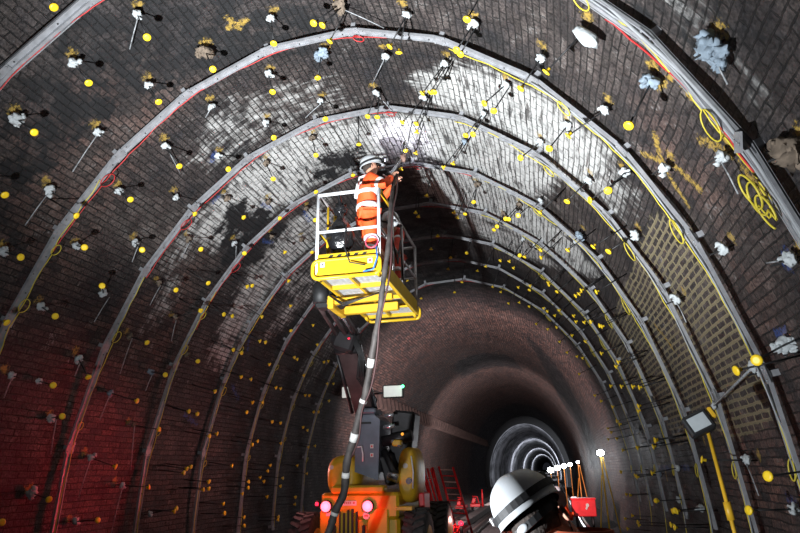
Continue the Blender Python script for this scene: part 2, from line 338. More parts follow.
 ([4.06,13.48,0.78],[3.59,13.48,0.8],2.12,13.48,0,0,1,None),
 ([-3.82,13.52,2.83],[-3.37,13.52,2.72],-1.67,13.52,0,0,1,None),
 ([3.73,13.55,3.17],[3.28,13.55,3.03],1.59,13.55,0,0,1,None),
 ([2.31,13.6,5.54],[1.98,13.6,5.2],0.78,13.6,0,0,1,None),
 ([-4.0,13.64,1.94],[-3.53,13.64,1.88],-1.89,13.64,0,0,1,None),
 ([4.03,13.71,1.65],[3.56,14.18,1.61],1.95,13.71,0.7,1,1,None),
 ([-4.06,13.72,1.06],[-3.59,13.72,1.05],-2.07,13.72,0,0,1,None),
 ([-4.06,13.73,1.22],[-3.59,13.73,1.2],-2.03,13.73,0,0,1,None),
 ([1.39,13.75,6.2],[1.18,13.75,5.78],0.43,13.75,0,0,1,None),
 ([-3.84,13.82,2.78],[-3.38,13.82,2.67],-1.69,13.82,0,0,1,None),
 ([-3.71,13.88,3.24],[-3.26,13.88,3.09],-1.57,13.88,0,0,1,None),
 ([1.59,13.93,6.09],[1.35,13.93,5.69],0.5,13.93,0,0,1,None),
 ([2.06,13.94,5.76],[1.76,13.94,5.4],0.68,13.94,0,0,1,None),
 ([3.9,13.96,2.5],[3.44,13.96,2.41],1.76,13.96,0,0,1,None),
 ([0.53,13.97,6.5],[0.44,13.97,6.03],0.16,13.97,0,0,1,None),
 ([4.06,14.05,1.18],[3.59,14.05,1.17],2.04,14.05,0,0,1,None),
 ([-3.42,14.07,3.97],[-3.0,14.07,3.77],-1.36,14.07,0,0,1,None),
 ([-3.92,14.12,2.39],[-3.46,14.12,2.3],-1.78,14.12,0,0,1,None),
 ([-3.7,14.19,3.27],[-3.25,14.19,3.12],-1.56,14.19,0,0,1,None),
 ([3.66,14.22,3.37],[3.22,14.22,3.22],1.53,14.22,0,0,1,None),
 ([-4.02,14.3,1.76],[-3.55,14.3,1.7],-1.93,14.3,0,0,1,None),
 ([2.98,14.33,4.75],[2.59,14.33,4.49],1.09,14.33,0,0,1,None),
 ([2.71,14.34,5.11],[2.35,14.34,4.81],0.96,14.34,0,0,1,None),
 ([3.88,14.38,2.61],[3.42,14.38,2.51],1.73,14.38,0,0,1,None),
 ([4.04,14.44,0.44],[3.57,14.44,0.48],2.18,14.44,0,0,1,None),
 ([-3.4,14.47,4.02],[-2.98,14.47,3.82],-1.34,14.47,0,0,1,None),
 ([3.14,14.5,4.5],[2.74,14.5,4.26],1.18,14.5,0,0,1,None),
 ([-3.91,14.53,2.43],[-3.45,14.53,2.34],-1.77,14.53,0,0,1,None),
 ([-3.58,14.61,3.59],[-3.14,14.61,3.42],-1.47,14.61,0,0,1,None),
 ([1.74,14.69,6.0],[1.48,14.69,5.6],0.56,14.69,0,0,1,None),
 ([4.05,14.79,0.62],[3.58,14.79,0.65],2.15,14.79,0,0,1,None),
 ([-0.89,14.86,6.41],[-0.75,14.86,5.96],-0.27,14.86,0,0,1,None),
 ([-3.22,14.89,4.37],[-2.81,14.89,4.14],-1.23,14.89,0,0,1,None),
 ([0.14,14.93,6.54],[0.12,14.93,6.07],0.04,14.93,0,0,1,None),
 ([3.41,14.94,4.01],[2.98,14.94,3.81],1.34,14.94,0,0,1,None),
 ([2.44,14.95,5.41],[2.1,14.95,5.09],0.83,14.95,0,0,1,None),
 ([3.92,15.05,2.4],[3.46,15.05,2.31],1.78,15.05,0,0,1,None),
]
LIME_GLARE = [(0.95,[[-0.99,7.41],[-0.7,7.14],[-0.46,7.07],[-0.2,7.12],[0.11,7.15],[0.37,7.15],[0.77,7.03],[0.89,7.38],[0.72,8.96],[0.46,8.61],[0.1,8.65],[-0.21,8.6],[-0.49,8.54],[-0.73,8.53],[-0.89,8.37],[-0.97,8.04]]),(0.9,[[0.25,6.37],[0.48,5.78],[0.72,5.68],[0.94,5.58],[1.1,5.73],[1.14,6.85],[0.89,7.24],[0.75,7.05],[0.47,6.99],[0.3,6.91]]),(0.4,[[-0.55,5.85],[-0.25,5.82],[-0.05,6.16],[0.04,6.94],[-0.19,7.02],[-0.48,7.01],[-0.7,6.84],[-0.76,6.23]]),(0.95,[[0.1,8.65],[0.46,8.61],[0.72,8.96],[1.17,9.33],[1.03,10.58],[0.64,10.87],[0.26,10.63],[0.08,10.17]]),(0.8,[[0.21,10.6],[0.64,10.87],[0.96,10.94],[0.69,12.01],[0.34,11.83]]),(0.7,[[-0.74,8.91],[-0.39,8.94],[-0.41,10.25],[-0.83,10.26],[-1.24,10.36],[-1.49,10.19],[-1.49,9.49],[-1.14,9.28]]),(0.45,[[-0.87,6.92],[-0.8,7.48],[-1.21,7.9],[-1.47,7.87],[-1.44,7.57],[-1.25,7.4]]),(0.45,[[-0.87,10.25],[-0.62,10.5],[-0.79,11.99],[-1.15,11.63],[-1.31,11.17]]),(0.35,[[-1.39,12.9],[-1.14,13.53],[-0.95,13.69],[-1.0,14.82],[-1.28,14.71],[-1.52,13.96]]),(0.12,[[-0.28,15.56],[0.38,15.76],[0.63,17.76],[-0.17,24.14],[-0.55,19.48]]),(0.5,[[1.21,7.31],[1.25,6.06],[1.05,5.54],[0.95,5.73],[1.09,6.97]]),(0.75,[[1.15,3.43],[1.18,3.33],[1.26,3.35],[1.24,3.48]]),(0.6,[[1.33,3.29],[1.42,3.34],[1.4,3.5],[1.33,3.43]])]  # lime bloom; the last patches, upper right, paint a headlamp glare streak
SOOT_SHADE = [(0.85,[[-0.53,26.35],[-0.18,26.18],[0.32,27.03],[0.42,30.48],[-0.11,30.56],[-0.57,30.38]]),(0.7,[[-0.29,13.86],[0.61,12.73],[1.05,15.45],[0.32,18.51],[-0.26,16.71]]),(0.8,[[0.49,20.2],[1.26,23.73],[1.96,26.32],[1.96,32.77],[1.05,31.15]]),(0.9,[[-0.77,7.48],[-0.64,8.01],[-0.63,9.1],[-0.88,9.4],[-0.99,8.45],[-0.91,7.8]]),(0.8,[[-0.39,7.82],[-0.15,7.81],[-0.07,8.11],[-0.16,8.72],[-0.3,8.72],[-0.42,8.25]]),(0.7,[[0.02,9.09],[0.17,10.16],[0.27,12.17],[-0.02,13.81],[-0.27,13.13],[-0.13,9.93]]),(0.45,[[-0.72,3.32],[-0.61,3.65],[-0.85,3.69]]),(0.5,[[0.87,4.15],[1.4,2.73],[1.44,3.01],[1.4,3.78],[1.11,3.87]]),(0.7,[[-0.59,3.7],[0.08,4.93],[-0.02,5.88],[-0.84,4.98],[-1.28,4.77],[-0.94,3.94]])]  # soot; the crown patch beyond the basket paints in the basket's shadow
TAN = [(1,[[1.31,6.0],[1.43,5.54],[1.57,5.61],[1.73,5.7],[1.85,5.82],[1.88,7.11],[1.82,8.16],[1.87,9.89],[1.69,10.97],[1.5,12.99],[1.34,12.52],[1.32,8.71]])]
RUST = [(1,[[1.84,7.04],[1.9,5.43],[2.04,6.02],[2.07,7.65],[1.92,7.85]]),(0.6,[[1.49,4.99],[1.65,4.77],[1.87,5.28],[1.89,5.63],[1.68,5.59]]),(0.5,[[1.16,4.6],[1.43,4.49],[1.57,4.5],[1.49,4.99],[1.25,5.39]]),(0.5,[[-1.02,4.13],[-0.64,4.44],[-0.5,5.47],[-1.51,6.15],[-1.55,5.37]]),(0.6,[[-1.51,6.15],[-1.05,7.89],[-2.11,9.9],[-2.06,6.82]])]
YELLOW = [[[1.18,3.98],[1.28,4.08]],[[1.23,3.98],[1.19,4.32]],[[1.23,4.83],[1.28,5.13],[1.39,5.26]],[[1.21,5.25],[1.27,5.08]],[[1.3,4.99],[1.4,4.84]],[[1.34,4.38],[1.41,4.16]],[[1.33,4.02],[1.38,4.06],[1.42,4.16]],[[1.42,3.97],[1.41,4.15]],[[1.45,4.12],[1.52,4.06]],[[-0.26,4.77],[-0.25,4.96]],[[-0.28,4.9],[-0.21,4.9]],[[1.84,8.23],[1.88,8.38]],[[1.94,11.66],[1.98,11.65]],[[1.5,8.34],[1.6,8.17]]]
BLUE = [[[1.94,13.05],[1.94,9.66]],[[1.62,4.23],[1.63,4.34],[1.64,4.31]],[[1.72,5.04],[1.72,4.89],[1.75,4.9]],[[-0.63,6.48],[-0.66,6.57]],[[-0.76,7.23],[-0.8,7.23]],[[-0.65,8.09],[-0.64,8.32]],[[-0.53,9.05],[-0.54,9.38]],[[-0.79,8.89],[-0.77,9.14]],[[-1.71,9.39],[-1.74,9.82]],[[-1.54,10.61],[-1.6,11.03]],[[1.99,6.15],[2.0,5.9]],[[-1.26,10.45],[-1.35,10.68]]]
SPOTS = [(-0.474,4.15,1,1),(-0.722,4.15,1.5,1),(-0.611,4.92,1,1),(-0.963,4.13,2,1),(-0.848,4.9,1.2,1),(0.124,4.96,2.3,2),(-0.128,4.92,1,1),(-0.385,4.98,2.3,2),(-0.028,5.66,2,3),(-0.252,5.72,1.2,1),(-0.503,5.7,1,1),(-0.138,6.54,1,1),(-0.384,6.51,1.2,1),(0.201,5.79,1.4,1),(0.103,6.54,1.2,1),(0.336,4.99,1.3,1),(0.583,4.92,1.2,1),(0.625,4.45,1,1),(0.443,5.74,1.1,1),(0.677,5.77,1.1,1),(0.826,4.91,1.1,1),(0.977,4.16,2.3,4),(1.078,4.96,1.1,1),(0.929,5.83,1.1,1),(0.809,6.64,1,1),(0.432,9.0,0.8,2),(0.743,8.79,0.7,2),(0.669,9.09,0.7,2),(0.554,9.94,0.7,2),(1.044,6.58,1.3,1),(1.047,8.33,1.9,3),(1.305,3.36,3.2,3),(1.181,4.16,1.7,3),(1.42,4.08,1.2,1),(1.303,4.92,1.3,1),(1.171,5.8,1.2,1),(1.288,6.63,1.7,1),(1.537,4.9,1.2,1),(1.639,4.08,1.4,1),(1.523,3.42,3.6,2),(-1.098,4.91,1.6,1),(-1.336,4.9,1.5,1),(-1.227,5.72,1,1),(-0.977,5.72,1.2,1),(-0.733,5.73,1.3,1),(-0.87,6.49,1.1,1),(-1.115,6.49,1.1,1),(-0.994,7.29,0.9,2),(-0.625,6.52,1.1,1),(-0.258,7.25,0.8,2),(-0.497,7.26,0.8,2),(-0.743,7.27,0.8,2),(-0.621,8.03,0.8,2),(-0.506,8.9,0.6,2),(-0.743,8.83,0.7,2),(-0.647,9.62,0.6,2),(-0.888,8.24,1,1),(-1.451,5.68,1.2,1),(-1.346,6.54,1.3,1),(-1.67,5.67,1.2,1),(-1.573,6.57,1.5,1),(-1.224,7.31,0.6,2),(-1.459,7.3,0.6,2),(-1.462,8.81,0.5,2),(-1.336,8.03,0.5,2),(-1.774,6.52,1.4,1),(-1.872,7.32,1.3,1),(-1.955,8.09,1.1,1),(-2.043,7.3,1.4,1),(-1.965,6.52,2.1,1),(-2.027,5.96,1,1),(-1.769,8.03,0.6,2),(1.523,6.62,1.4,1),(1.744,4.94,2.0,1),(1.926,6.6,1.2,1),(1.944,5.37,1,1),(2.005,5.8,1.3,1),(2.043,9.36,1.2,1)]

# ------------------------------------------------------------------ tunnel section
A = [4.32, -1.6877, 0.7482, -0.1777, 0.0524]
HC = 3.2
YR = [3.74, 5.33, 6.898, 8.528, 10.128, 11.783, 13.376, 15.002]


def rho(t):
    return sum(A[k] * math.cos(k * t) for k in range(5))


def npt(t, y, off=0.0):
    Rr = rho(t)
    d = -sum(k * A[k] * math.sin(k * t) for k in range(5))
    tx, tz = d * math.sin(t) + Rr * math.cos(t), d * math.cos(t) - Rr * math.sin(t)
    n = math.hypot(tx, tz)
    return Vector((Rr * math.sin(t) + tz / n * off, y, Rr * math.cos(t) + HC - tx / n * off))


def nrm(t):
    return (npt(t, 0, 1) - npt(t, 0, 0)).normalized()


# ------------------------------------------------------------------ materials
MATS = {}


def mat(name, col, rough=0.6, metal=0.0, var=0.25, scale=8.0, bump=0.15, emit=None, estr=0, spec=0.5, dist=0.01):
    if name in MATS:
        return MATS[name]
    m = bpy.data.materials.new(name)
    m.use_nodes = True
    nt = m.node_tree
    b = nt.nodes['Principled BSDF']
    tc = nt.nodes.new('ShaderNodeTexCoord')
    n = nt.nodes.new('ShaderNodeTexNoise')
    n.inputs['Scale'].default_value = scale
    n.inputs['Detail'].default_value = 5
    nt.links.new(tc.outputs['Object'], n.inputs['Vector'])
    rp = nt.nodes.new('ShaderNodeValToRGB')
    e = rp.color_ramp.elements
    e[0].position, e[1].position = 0.3, 0.7
    e[0].color = tuple(max(0, c * (1 - var)) for c in col) + (1,)
    e[1].color = tuple(min(1, c * (1 + var)) for c in col) + (1,)
    nt.links.new(n.outputs['Fac'], rp.inputs['Fac'])
    nt.links.new(rp.outputs['Color'], b.inputs['Base Color'])
    b.inputs['Roughness'].default_value = rough
    b.inputs['Metallic'].default_value = metal
    b.inputs['Specular IOR Level'].default_value = spec
    if bump:
        bp = nt.nodes.new('ShaderNodeBump')
        bp.inputs['Strength'].default_value = bump
        bp.inputs['Distance'].default_value = dist
        nt.links.new(n.outputs['Fac'], bp.inputs['Height'])
        nt.links.new(bp.outputs['Normal'], b.inputs['Normal'])
    if emit:
        b.inputs['Emission Color'].default_value = (*emit, 1)
        b.inputs['Emission Strength'].default_value = estr
    MATS[name] = m
    return m


class NB:
    """tiny node builder"""
    def __init__(s, nt):
        s.nt = nt

    def add(s, t, **kw):
        n = s.nt.nodes.new(t)
        for k, v in kw.items():
            setattr(n, k, v)
        return n

    def put(s, sock, v):
        if isinstance(v, bpy.types.NodeSocket):
            s.nt.links.new(v, sock)
        elif isinstance(v, (tuple, list)) and len(v) == 3 and sock.type == 'RGBA':
            sock.default_value = (*v, 1)
        else:
            sock.default_value = v

    def math(s, op, a, b=0.0, c=None, clamp=False):
        n = s.add('ShaderNodeMath', operation=op, use_clamp=clamp)
        s.put(n.inputs[0], a)
        s.put(n.inputs[1], b)
        if c is not None:
            s.put(n.inputs[2], c)
        return n.outputs[0]

    def mix(s, f, a, b, mode='MIX'):
        n = s.add('ShaderNodeMix', data_type='RGBA', blend_type=mode)
        s.put(n.inputs[0], f)
        s.put(n.inputs[6], a)
        s.put(n.inputs[7], b)
        return n.outputs[2]

    def noise(s, vec, scale, detail=6, rough=0.6, dim='3D'):
        n = s.add('ShaderNodeTexNoise')
        s.put(n.inputs['Vector'], vec)
        n.inputs['Scale'].default_value = scale
        n.inputs['Detail'].default_value = detail
        n.inputs['Roughness'].default_value = rough
        return n.outputs['Fac']

    def step(s, v, a, b):
        n = s.add('ShaderNodeMapRange', interpolation_type='SMOOTHSTEP')
        s.put(n.inputs[0], v)
        n.inputs[1].default_value, n.inputs[2].default_value = a, b
        return n.outputs[0]

    def mapping(s, vec, scale):
        n = s.add('ShaderNodeMapping')
        s.put(n.inputs['Vector'], vec)
        n.inputs['Scale'].default_value = scale
        return n.outputs[0]


def brick_wall_mat():
    m = bpy.data.materials.new('sooty_brick')
    m.use_nodes = True
    nt = m.node_tree
    B = NB(nt)
    bs = nt.nodes['Principled BSDF']
    uv = B.add('ShaderNodeUVMap').outputs[0]
    pos = B.add('ShaderNodeTexCoord').outputs['Object']
    a1 = B.add('ShaderNodeAttribute', attribute_name='stain_glare')
    a2 = B.add('ShaderNodeAttribute', attribute_name='stain_shade')
    s1 = B.add('ShaderNodeSeparateColor')
    s2 = B.add('ShaderNodeSeparateColor')
    nt.links.new(a1.outputs['Color'], s1.inputs[0])
    nt.links.new(a2.outputs['Color'], s2.inputs[0])
    lime_glare, tan, rust = s1.outputs
    yel, blu, soot_shade = s2.outputs
    # wobble the courses a little
    wob = B.add('ShaderNodeTexNoise')
    wob.inputs['Scale'].default_value = 2.2
    wob.inputs['Detail'].default_value = 3
    nt.links.new(pos, wob.inputs['Vector'])
    vm = B.add('ShaderNodeVectorMath', operation='MULTIPLY_ADD')
    nt.links.new(wob.outputs['Color'], vm.inputs[0])
    vm.inputs[1].default_value = (0.06, 0.035, 0)
    nt.links.new(uv, vm.inputs[2])
    wob2 = B.add('ShaderNodeTexNoise')
    wob2.inputs['Scale'].default_value = 17
    wob2.inputs['Detail'].default_value = 3
    nt.links.new(pos, wob2.inputs['Vector'])
    vm2 = B.add('ShaderNodeVectorMath', operation='MULTIPLY_ADD')
    nt.links.new(wob2.outputs['Color'], vm2.inputs[0])
    vm2.inputs[1].default_value = (0.035, 0.022, 0)
    nt.links.new(vm.outputs[0], vm2.inputs[2])
    uvw = vm2.outputs[0]

    def brick(msize, smooth):
        b = B.add('ShaderNodeTexBrick')
        nt.links.new(uvw, b.inputs['Vector'])
        b.inputs['Scale'].default_value = 1
        b.inputs['Color1'].default_value = (0, 0, 0, 1)
        b.inputs['Color2'].default_value = (1, 1, 1, 1)
        b.inputs['Mortar'].default_value = (0.3, 0.3, 0.3, 1)
        b.inputs['Mortar Size'].default_value = msize
        b.inputs['Mortar Smooth'].default_value = smooth
        b.inputs['Bias'].default_value = 0
        b.inputs['Brick Width'].default_value = 0.225
        b.inputs['Row Height'].default_value = 0.078
        return b
    bk = brick(0.008, 0.5)
    bw = brick(0.017, 0.25)
    joint = bk.outputs['Fac']
    var = bk.outputs['Color']
    n_big = B.noise(pos, 0.9, 7, 0.62)
    n_mid = B.noise(pos, 4.5, 6, 0.65)
    n_fine = B.noise(pos, 28, 5, 0.7)
    strk = B.noise(B.mapping(uv, (1.2, 9, 1)), 1.6, 6, 0.7)
    strk2 = B.noise(B.mapping(uv, (14, 0.8, 1)), 1.0, 5, 0.7)
    rp = B.add('ShaderNodeValToRGB')
    cr = rp.color_ramp
    cr.elements[0].position, cr.elements[0].color = 0.4, (0.009, 0.009, 0.011, 1)
    cr.elements[1].position, cr.elements[1].color = 0.68, (0.10, 0.083, 0.075, 1)
    e = cr.elements.new(0.52)
    e.color = (0.034, 0.026, 0.024, 1)
    mixn = B.math('ADD', B.math('MULTIPLY', n_big, 0.55), B.math('MULTIPLY', n_mid, 0.45))
    nt.links.new(mixn, rp.inputs[0])
    col = rp.outputs[0]
    bv = B.add('ShaderNodeMapRange')
    nt.links.new(var, bv.inputs[0])
    bv.inputs[3].default_value, bv.inputs[4].default_value = 0.6, 1.35
    rustf = B.math('MULTIPLY', rust, B.step(B.math('ADD', n_mid, B.math('MULTIPLY', var, 0.25)), 0.42, 0.75), clamp=True)
    col = B.mix(B.math('MULTIPLY', rustf, 0.75), col, (0.105, 0.052, 0.038))
    cc = B.add('ShaderNodeCombineColor')
    for i in range(3):
        nt.links.new(bv.outputs[0], cc.inputs[i])
    col = B.mix(1.0, col, cc.outputs[0], 'MULTIPLY')
    col = B.mix(B.math('MULTIPLY', B.math('MULTIPLY', n_fine, n_fine), 0.35), col, (0.14, 0.13, 0.125))
    gr_ = B.math('ADD', 0.25, B.math('MULTIPLY', B.step(B.noise(pos, 38, 4, 0.75), 0.3, 0.72), 1.6))
    gc = B.add('ShaderNodeCombineColor')
    for i in range(3):
        nt.links.new(gr_, gc.inputs[i])
    col = B.mix(1.0, col, gc.outputs[0], 'MULTIPLY')
    # black water streaks
    col = B.mix(B.math('MULTIPLY', B.step(strk, 0.55, 0.7), 0.55), col, (0.008, 0.008, 0.009))
    # lime bloom, plus a headlamp glare streak painted pale
    lf = B.math('ADD', lime_glare, B.math('MULTIPLY', B.math('SUBTRACT', B.math('ADD', B.math('MULTIPLY', n_mid, 0.7), B.math('MULTIPLY', strk2, 0.6)), 0.62), 2.3))
    lf = B.math('MULTIPLY', B.step(lf, 0.3, 0.95), B.step(lime_glare, 0.03, 0.3))
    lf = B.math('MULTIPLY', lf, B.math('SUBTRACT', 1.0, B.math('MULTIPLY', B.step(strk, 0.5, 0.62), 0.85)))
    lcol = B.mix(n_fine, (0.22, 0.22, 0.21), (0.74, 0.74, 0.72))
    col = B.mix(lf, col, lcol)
    # scattered pale specks everywhere
    sp = B.math('MULTIPLY', B.step(n_mid, 0.55, 0.7), B.step(n_fine, 0.5, 0.66))
    col = B.mix(B.math('MULTIPLY', sp, 0.7), col, (0.30, 0.30, 0.30))
    # soot, plus shade painted into the crown and far end
    col = B.mix(B.math('MULTIPLY', B.step(B.math('ADD', soot_shade, B.math('MULTIPLY', B.math('SUBTRACT', n_mid, 0.5), 3.0)), 0.35, 0.8), B.step(soot_shade, 0.02, 0.3)), col, (0.012, 0.012, 0.013))
    # joints: dark, pale where repointed
    jd = B.math('MULTIPLY', joint, B.math('ADD', 0.25, B.math('MULTIPLY', B.step(n_mid, 0.36, 0.6), 0.65)))
    col = B.mix(jd, col, (0.006, 0.006, 0.006))
    tf = B.math('MULTIPLY', B.math('MULTIPLY', bw.outputs['Fac'], B.step(B.math('ADD', tan, B.math('MULTIPLY', B.math('SUBTRACT', n_mid, 0.5), 0.9)), 0.3, 0.5)), B.step(tan, 0.02, 0.2))
    col = B.mix(B.math('MULTIPLY', tf, 0.9), col, B.mix(n_fine, (0.17, 0.14, 0.08), (0.34, 0.29, 0.18)))
    # sprayed paint
    nf2 = B.noise(pos, 24, 6, 0.8)
    yf = B.step(B.math('ADD', yel, B.math('MULTIPLY', B.math('SUBTRACT', nf2, 0.5), 3.2)), 0.35, 0.8)
    col = B.mix(B.math('MULTIPLY', B.math('MULTIPLY', yf, B.step(yel, 0.05, 0.3)), 0.85), col, B.mix(nf2, (0.20, 0.12, 0.03), (0.50, 0.34, 0.06)))
    bf = B.step(B.math('ADD', blu, B.math('MULTIPLY', B.math('SUBTRACT', nf2, 0.5), 3.5)), 0.45, 0.9)
    col = B.mix(B.math('MULTIPLY', B.math('MULTIPLY', bf, B.step(blu, 0.05, 0.3)), 0.8), col, (0.03, 0.07, 0.24))
    nt.links.new(col, bs.inputs['Base Color'])
    bs.inputs['Specular IOR Level'].default_value = 0.35
    rr = B.add('ShaderNodeMapRange')
    nt.links.new(n_mid, rr.inputs[0])
    rr.inputs[3].default_value, rr.inputs[4].default_value = 0.35, 0.95
    nt.links.new(rr.outputs[0], bs.inputs['Roughness'])
    h = B.math('ADD', B.math('MULTIPLY', joint, -1.0), B.math('ADD', B.math('MULTIPLY', var, 0.35), B.math('ADD', B.math('MULTIPLY', n_fine, 0.35), B.math('MULTIPLY', n_mid, 0.5))))
    bp = B.add('ShaderNodeBump')
    bp.inputs['Strength'].default_value = 0.9
    bp.inputs['Distance'].default_value = 0.03
    nt.links.new(h, bp.inputs['Height'])
    nt.links.new(bp.outputs[0], bs.inputs['Normal'])
    return m


def far_wall_mat():
    m = bpy.data.materials.new('far_ringed_brick')
    m.use_nodes = True
    nt = m.node_tree
    B = NB(nt)
    bs = nt.nodes['Principled BSDF']
    uv = B.add('ShaderNodeUVMap').outputs[0]
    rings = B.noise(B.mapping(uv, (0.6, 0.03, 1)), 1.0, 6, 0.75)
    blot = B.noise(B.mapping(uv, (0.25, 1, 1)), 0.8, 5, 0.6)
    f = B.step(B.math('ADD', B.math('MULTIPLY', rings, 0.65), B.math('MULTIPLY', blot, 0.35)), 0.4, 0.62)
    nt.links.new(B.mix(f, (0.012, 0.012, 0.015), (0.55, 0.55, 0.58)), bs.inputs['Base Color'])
    bs.inputs['Roughness'].default_value = 0.8
    return m


BRICK = brick_wall_mat()
FARB = far_wall_mat()
M_STEEL = mat('galvanised_steel', (0.27, 0.275, 0.29), 0.5, 0.2, 0.2, 14, 0.1)
M_BOLT = mat('dark_bolt', (0.06, 0.06, 0.06), 0.5, 0.5)
M_ROD = mat('black_rod', (0.012, 0.012, 0.013), 0.5, 0.2, 0.3, 40)
M_CAP = mat('yellow_cap', (0.92, 0.62, 0.02), 0.45, 0, 0.08, 30, 0)
M_FOAM = mat('white_foam', (0.44, 0.47, 0.48), 0.85, 0, 0.2, 30, 0.6)
M_SACK = mat('dirty_sacking', (0.15, 0.115, 0.085), 0.95, 0, 0.5, 25, 0.8)
M_BSACK = mat('grey_blue_rag', (0.20, 0.25, 0.30), 0.9, 0, 0.35, 22, 0.8)
M_BLUE = mat('blue_rag', (0.05, 0.2, 0.5), 0.8, 0, 0.3, 22, 0.5)
M_OCHRE = mat('ochre_sack', (0.22, 0.15, 0.07), 0.95, 0, 0.5, 25, 0.8)
M_TUBE = mat('clear_tube', (0.25, 0.26, 0.27), 0.4, 0, 0.5, 30, 0)
M_RED = mat('red_cable', (0.42, 0.02, 0.02), 0.5, 0, 0.15, 10, 0)
M_YCAB = mat('yellow_cable', (0.55, 0.45, 0.04), 0.5, 0, 0.15, 10, 0)
M_GCAB = mat('grey_cable', (0.26, 0.27, 0.28), 0.5, 0, 0.15, 10, 0)
M_YEL = mat('yellow_paint', (0.56, 0.35, 0.012), 0.4, 0, 0.12, 6, 0.05)
M_YDARK = mat('worn_yellow_paint', (0.62, 0.36, 0.02), 0.45, 0, 0.25, 5, 0.1)
M_WHT = mat('white_painted_steel', (0.75, 0.77, 0.80), 0.4, 0.1, 0.1, 20, 0)
M_GREY = mat('grey_rail_steel', (0.30, 0.28, 0.28), 0.45, 0.4, 0.2, 12, 0)
M_DARK = mat('dark_machine_steel', (0.02, 0.018, 0.02), 0.45, 0.3, 0.4, 6, 0.1)
M_BROWN = mat('brown_boom_steel', (0.055, 0.035, 0.035), 0.45, 0.3, 0.4, 5, 0.1)
M_BLK = mat('black_rubber', (0.01, 0.01, 0.011), 0.6, 0, 0.3, 20, 0.2)
M_TYRE = mat('dusty_tyre', (0.045, 0.042, 0.042), 0.85, 0, 0.4, 12, 0.4)
M_BAG = mat('black_plastic', (0.008, 0.008, 0.009), 0.22, 0, 0.3, 9, 0.9, dist=0.03)
M_ORG = mat('orange_workwear', (0.85, 0.085, 0.012), 0.75, 0, 0.12, 9, 0.8, dist=0.02)
M_ORG2 = mat('dark_orange_workwear', (0.45, 0.04, 0.02), 0.75, 0, 0.2, 9, 0.8, dist=0.02)
M_REF = mat('silver_reflective', (0.72, 0.74, 0.76), 0.35, 0.1, 0.06, 9, 0)
M_SKIN = mat('skin', (0.55, 0.28, 0.19), 0.55, 0, 0.08, 14, 0.1)
M_HAIR = mat('dark_hair', (0.03, 0.02, 0.015), 0.8, 0, 0.5, 60, 0.8)
M_HEL = mat('white_helmet_plastic', (0.46, 0.48, 0.50), 0.38, 0, 0.15, 5, 0.05)
M_LENS = mat('teal_lens', (0.01, 0.12, 0.10), 0.15, 0, 0.3, 6, 0)
M_GRAT = mat('grating_metal', (0.38, 0.39, 0.40), 0.4, 0.5, 0.2, 20, 0)
M_REDP = mat('red_paint', (0.7, 0.02, 0.025), 0.45, 0, 0.2, 6, 0.1)
M_ORP = mat('orange_pole_paint', (0.55, 0.2, 0.03), 0.5, 0, 0.2, 8, 0)
M_HOSE = mat('muddy_hose', (0.038, 0.032, 0.03), 0.7, 0, 0.6, 9, 0.6, dist=0.02)
M_TAPE = mat('white_tape', (0.55, 0.55, 0.53), 0.6, 0, 0.2, 20, 0)
M_CABIN = mat('grey_blue_cabinet', (0.16, 0.17, 0.21), 0.35, 0.3, 0.2, 4, 0.05)
M_CHROME = mat('bright_steel', (0.55, 0.56, 0.6), 0.25, 0.8, 0.1, 9, 0)
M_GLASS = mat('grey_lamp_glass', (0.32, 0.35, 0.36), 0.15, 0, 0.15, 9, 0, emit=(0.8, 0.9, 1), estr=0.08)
M_PANEL = mat('pale_lamp_panel', (0.7, 0.7, 0.66), 0.4, 0, 0.05, 9, 0, emit=(0.9, 0.95, 0.85), estr=0.22)
M_TAIL = mat('lit_tail_lens', (0.9, 0.1, 0.1), 0.3, 0, 0.05, 5, 0, emit=(1, 0.08, 0.12), estr=6)
M_TAILD = mat('dim_tail_lens', (0.6, 0.02, 0.03), 0.3, 0, 0.05, 5, 0, emit=(1, 0.02, 0.06), estr=2.5)
M_GRN = mat('green_indicator', (0.05, 0.8, 0.3), 0.3, 0, 0.05, 5, 0, emit=(0.1, 1, 0.4), estr=5)
M_LED = mat('lit_lamp_lens', (1, 1, 1), 0.3, 0, 0.02, 5, 0, emit=(0.92, 0.96, 1.0), estr=40)
M_HLED = mat('helmet_lamp_lens', (1, 1, 1), 0.3, 0, 0.02, 5, 0, emit=(0.75, 0.7, 1.0), estr=10)
M_BALL = mat('dark_ballast', (0.045, 0.042, 0.042), 0.95, 0, 0.6, 14, 1.0, dist=0.08)
M_CONC = mat('dusty_concrete', (0.16, 0.15, 0.145), 0.9, 0, 0.3, 6, 0.4)
M_RAIL = mat('worn_rail', (0.20, 0.17, 0.16), 0.35, 0.7, 0.2, 5, 0)
M_WOOD = mat('dark_timber', (0.07, 0.05, 0.04), 0.9, 0, 0.4, 9, 0.4)
M_PLATE = mat('number_plate', (0.7, 0.66, 0.62), 0.5, 0, 0.05, 9, 0)
M_LOGO = mat('pale_sticker', (0.55, 0.5, 0.45), 0.5, 0, 0.05, 9, 0)
M_MUD = mat('black_sheeting', (0.015, 0.015, 0.018), 0.3, 0, 0.4, 9, 0.8, dist=0.03)


# ------------------------------------------------------------------ building helpers
WL = {}


def wloc(o):
    return WL.get(o.name, Vector((0, 0, 0)))


def tag(o, label=None, cat=None, group=None, kind=None):
    if label:
        o['label'] = label
    if cat:
        o['category'] = cat
    if group:
        o['group'] = group
    if kind:
        o['kind'] = kind
    return o


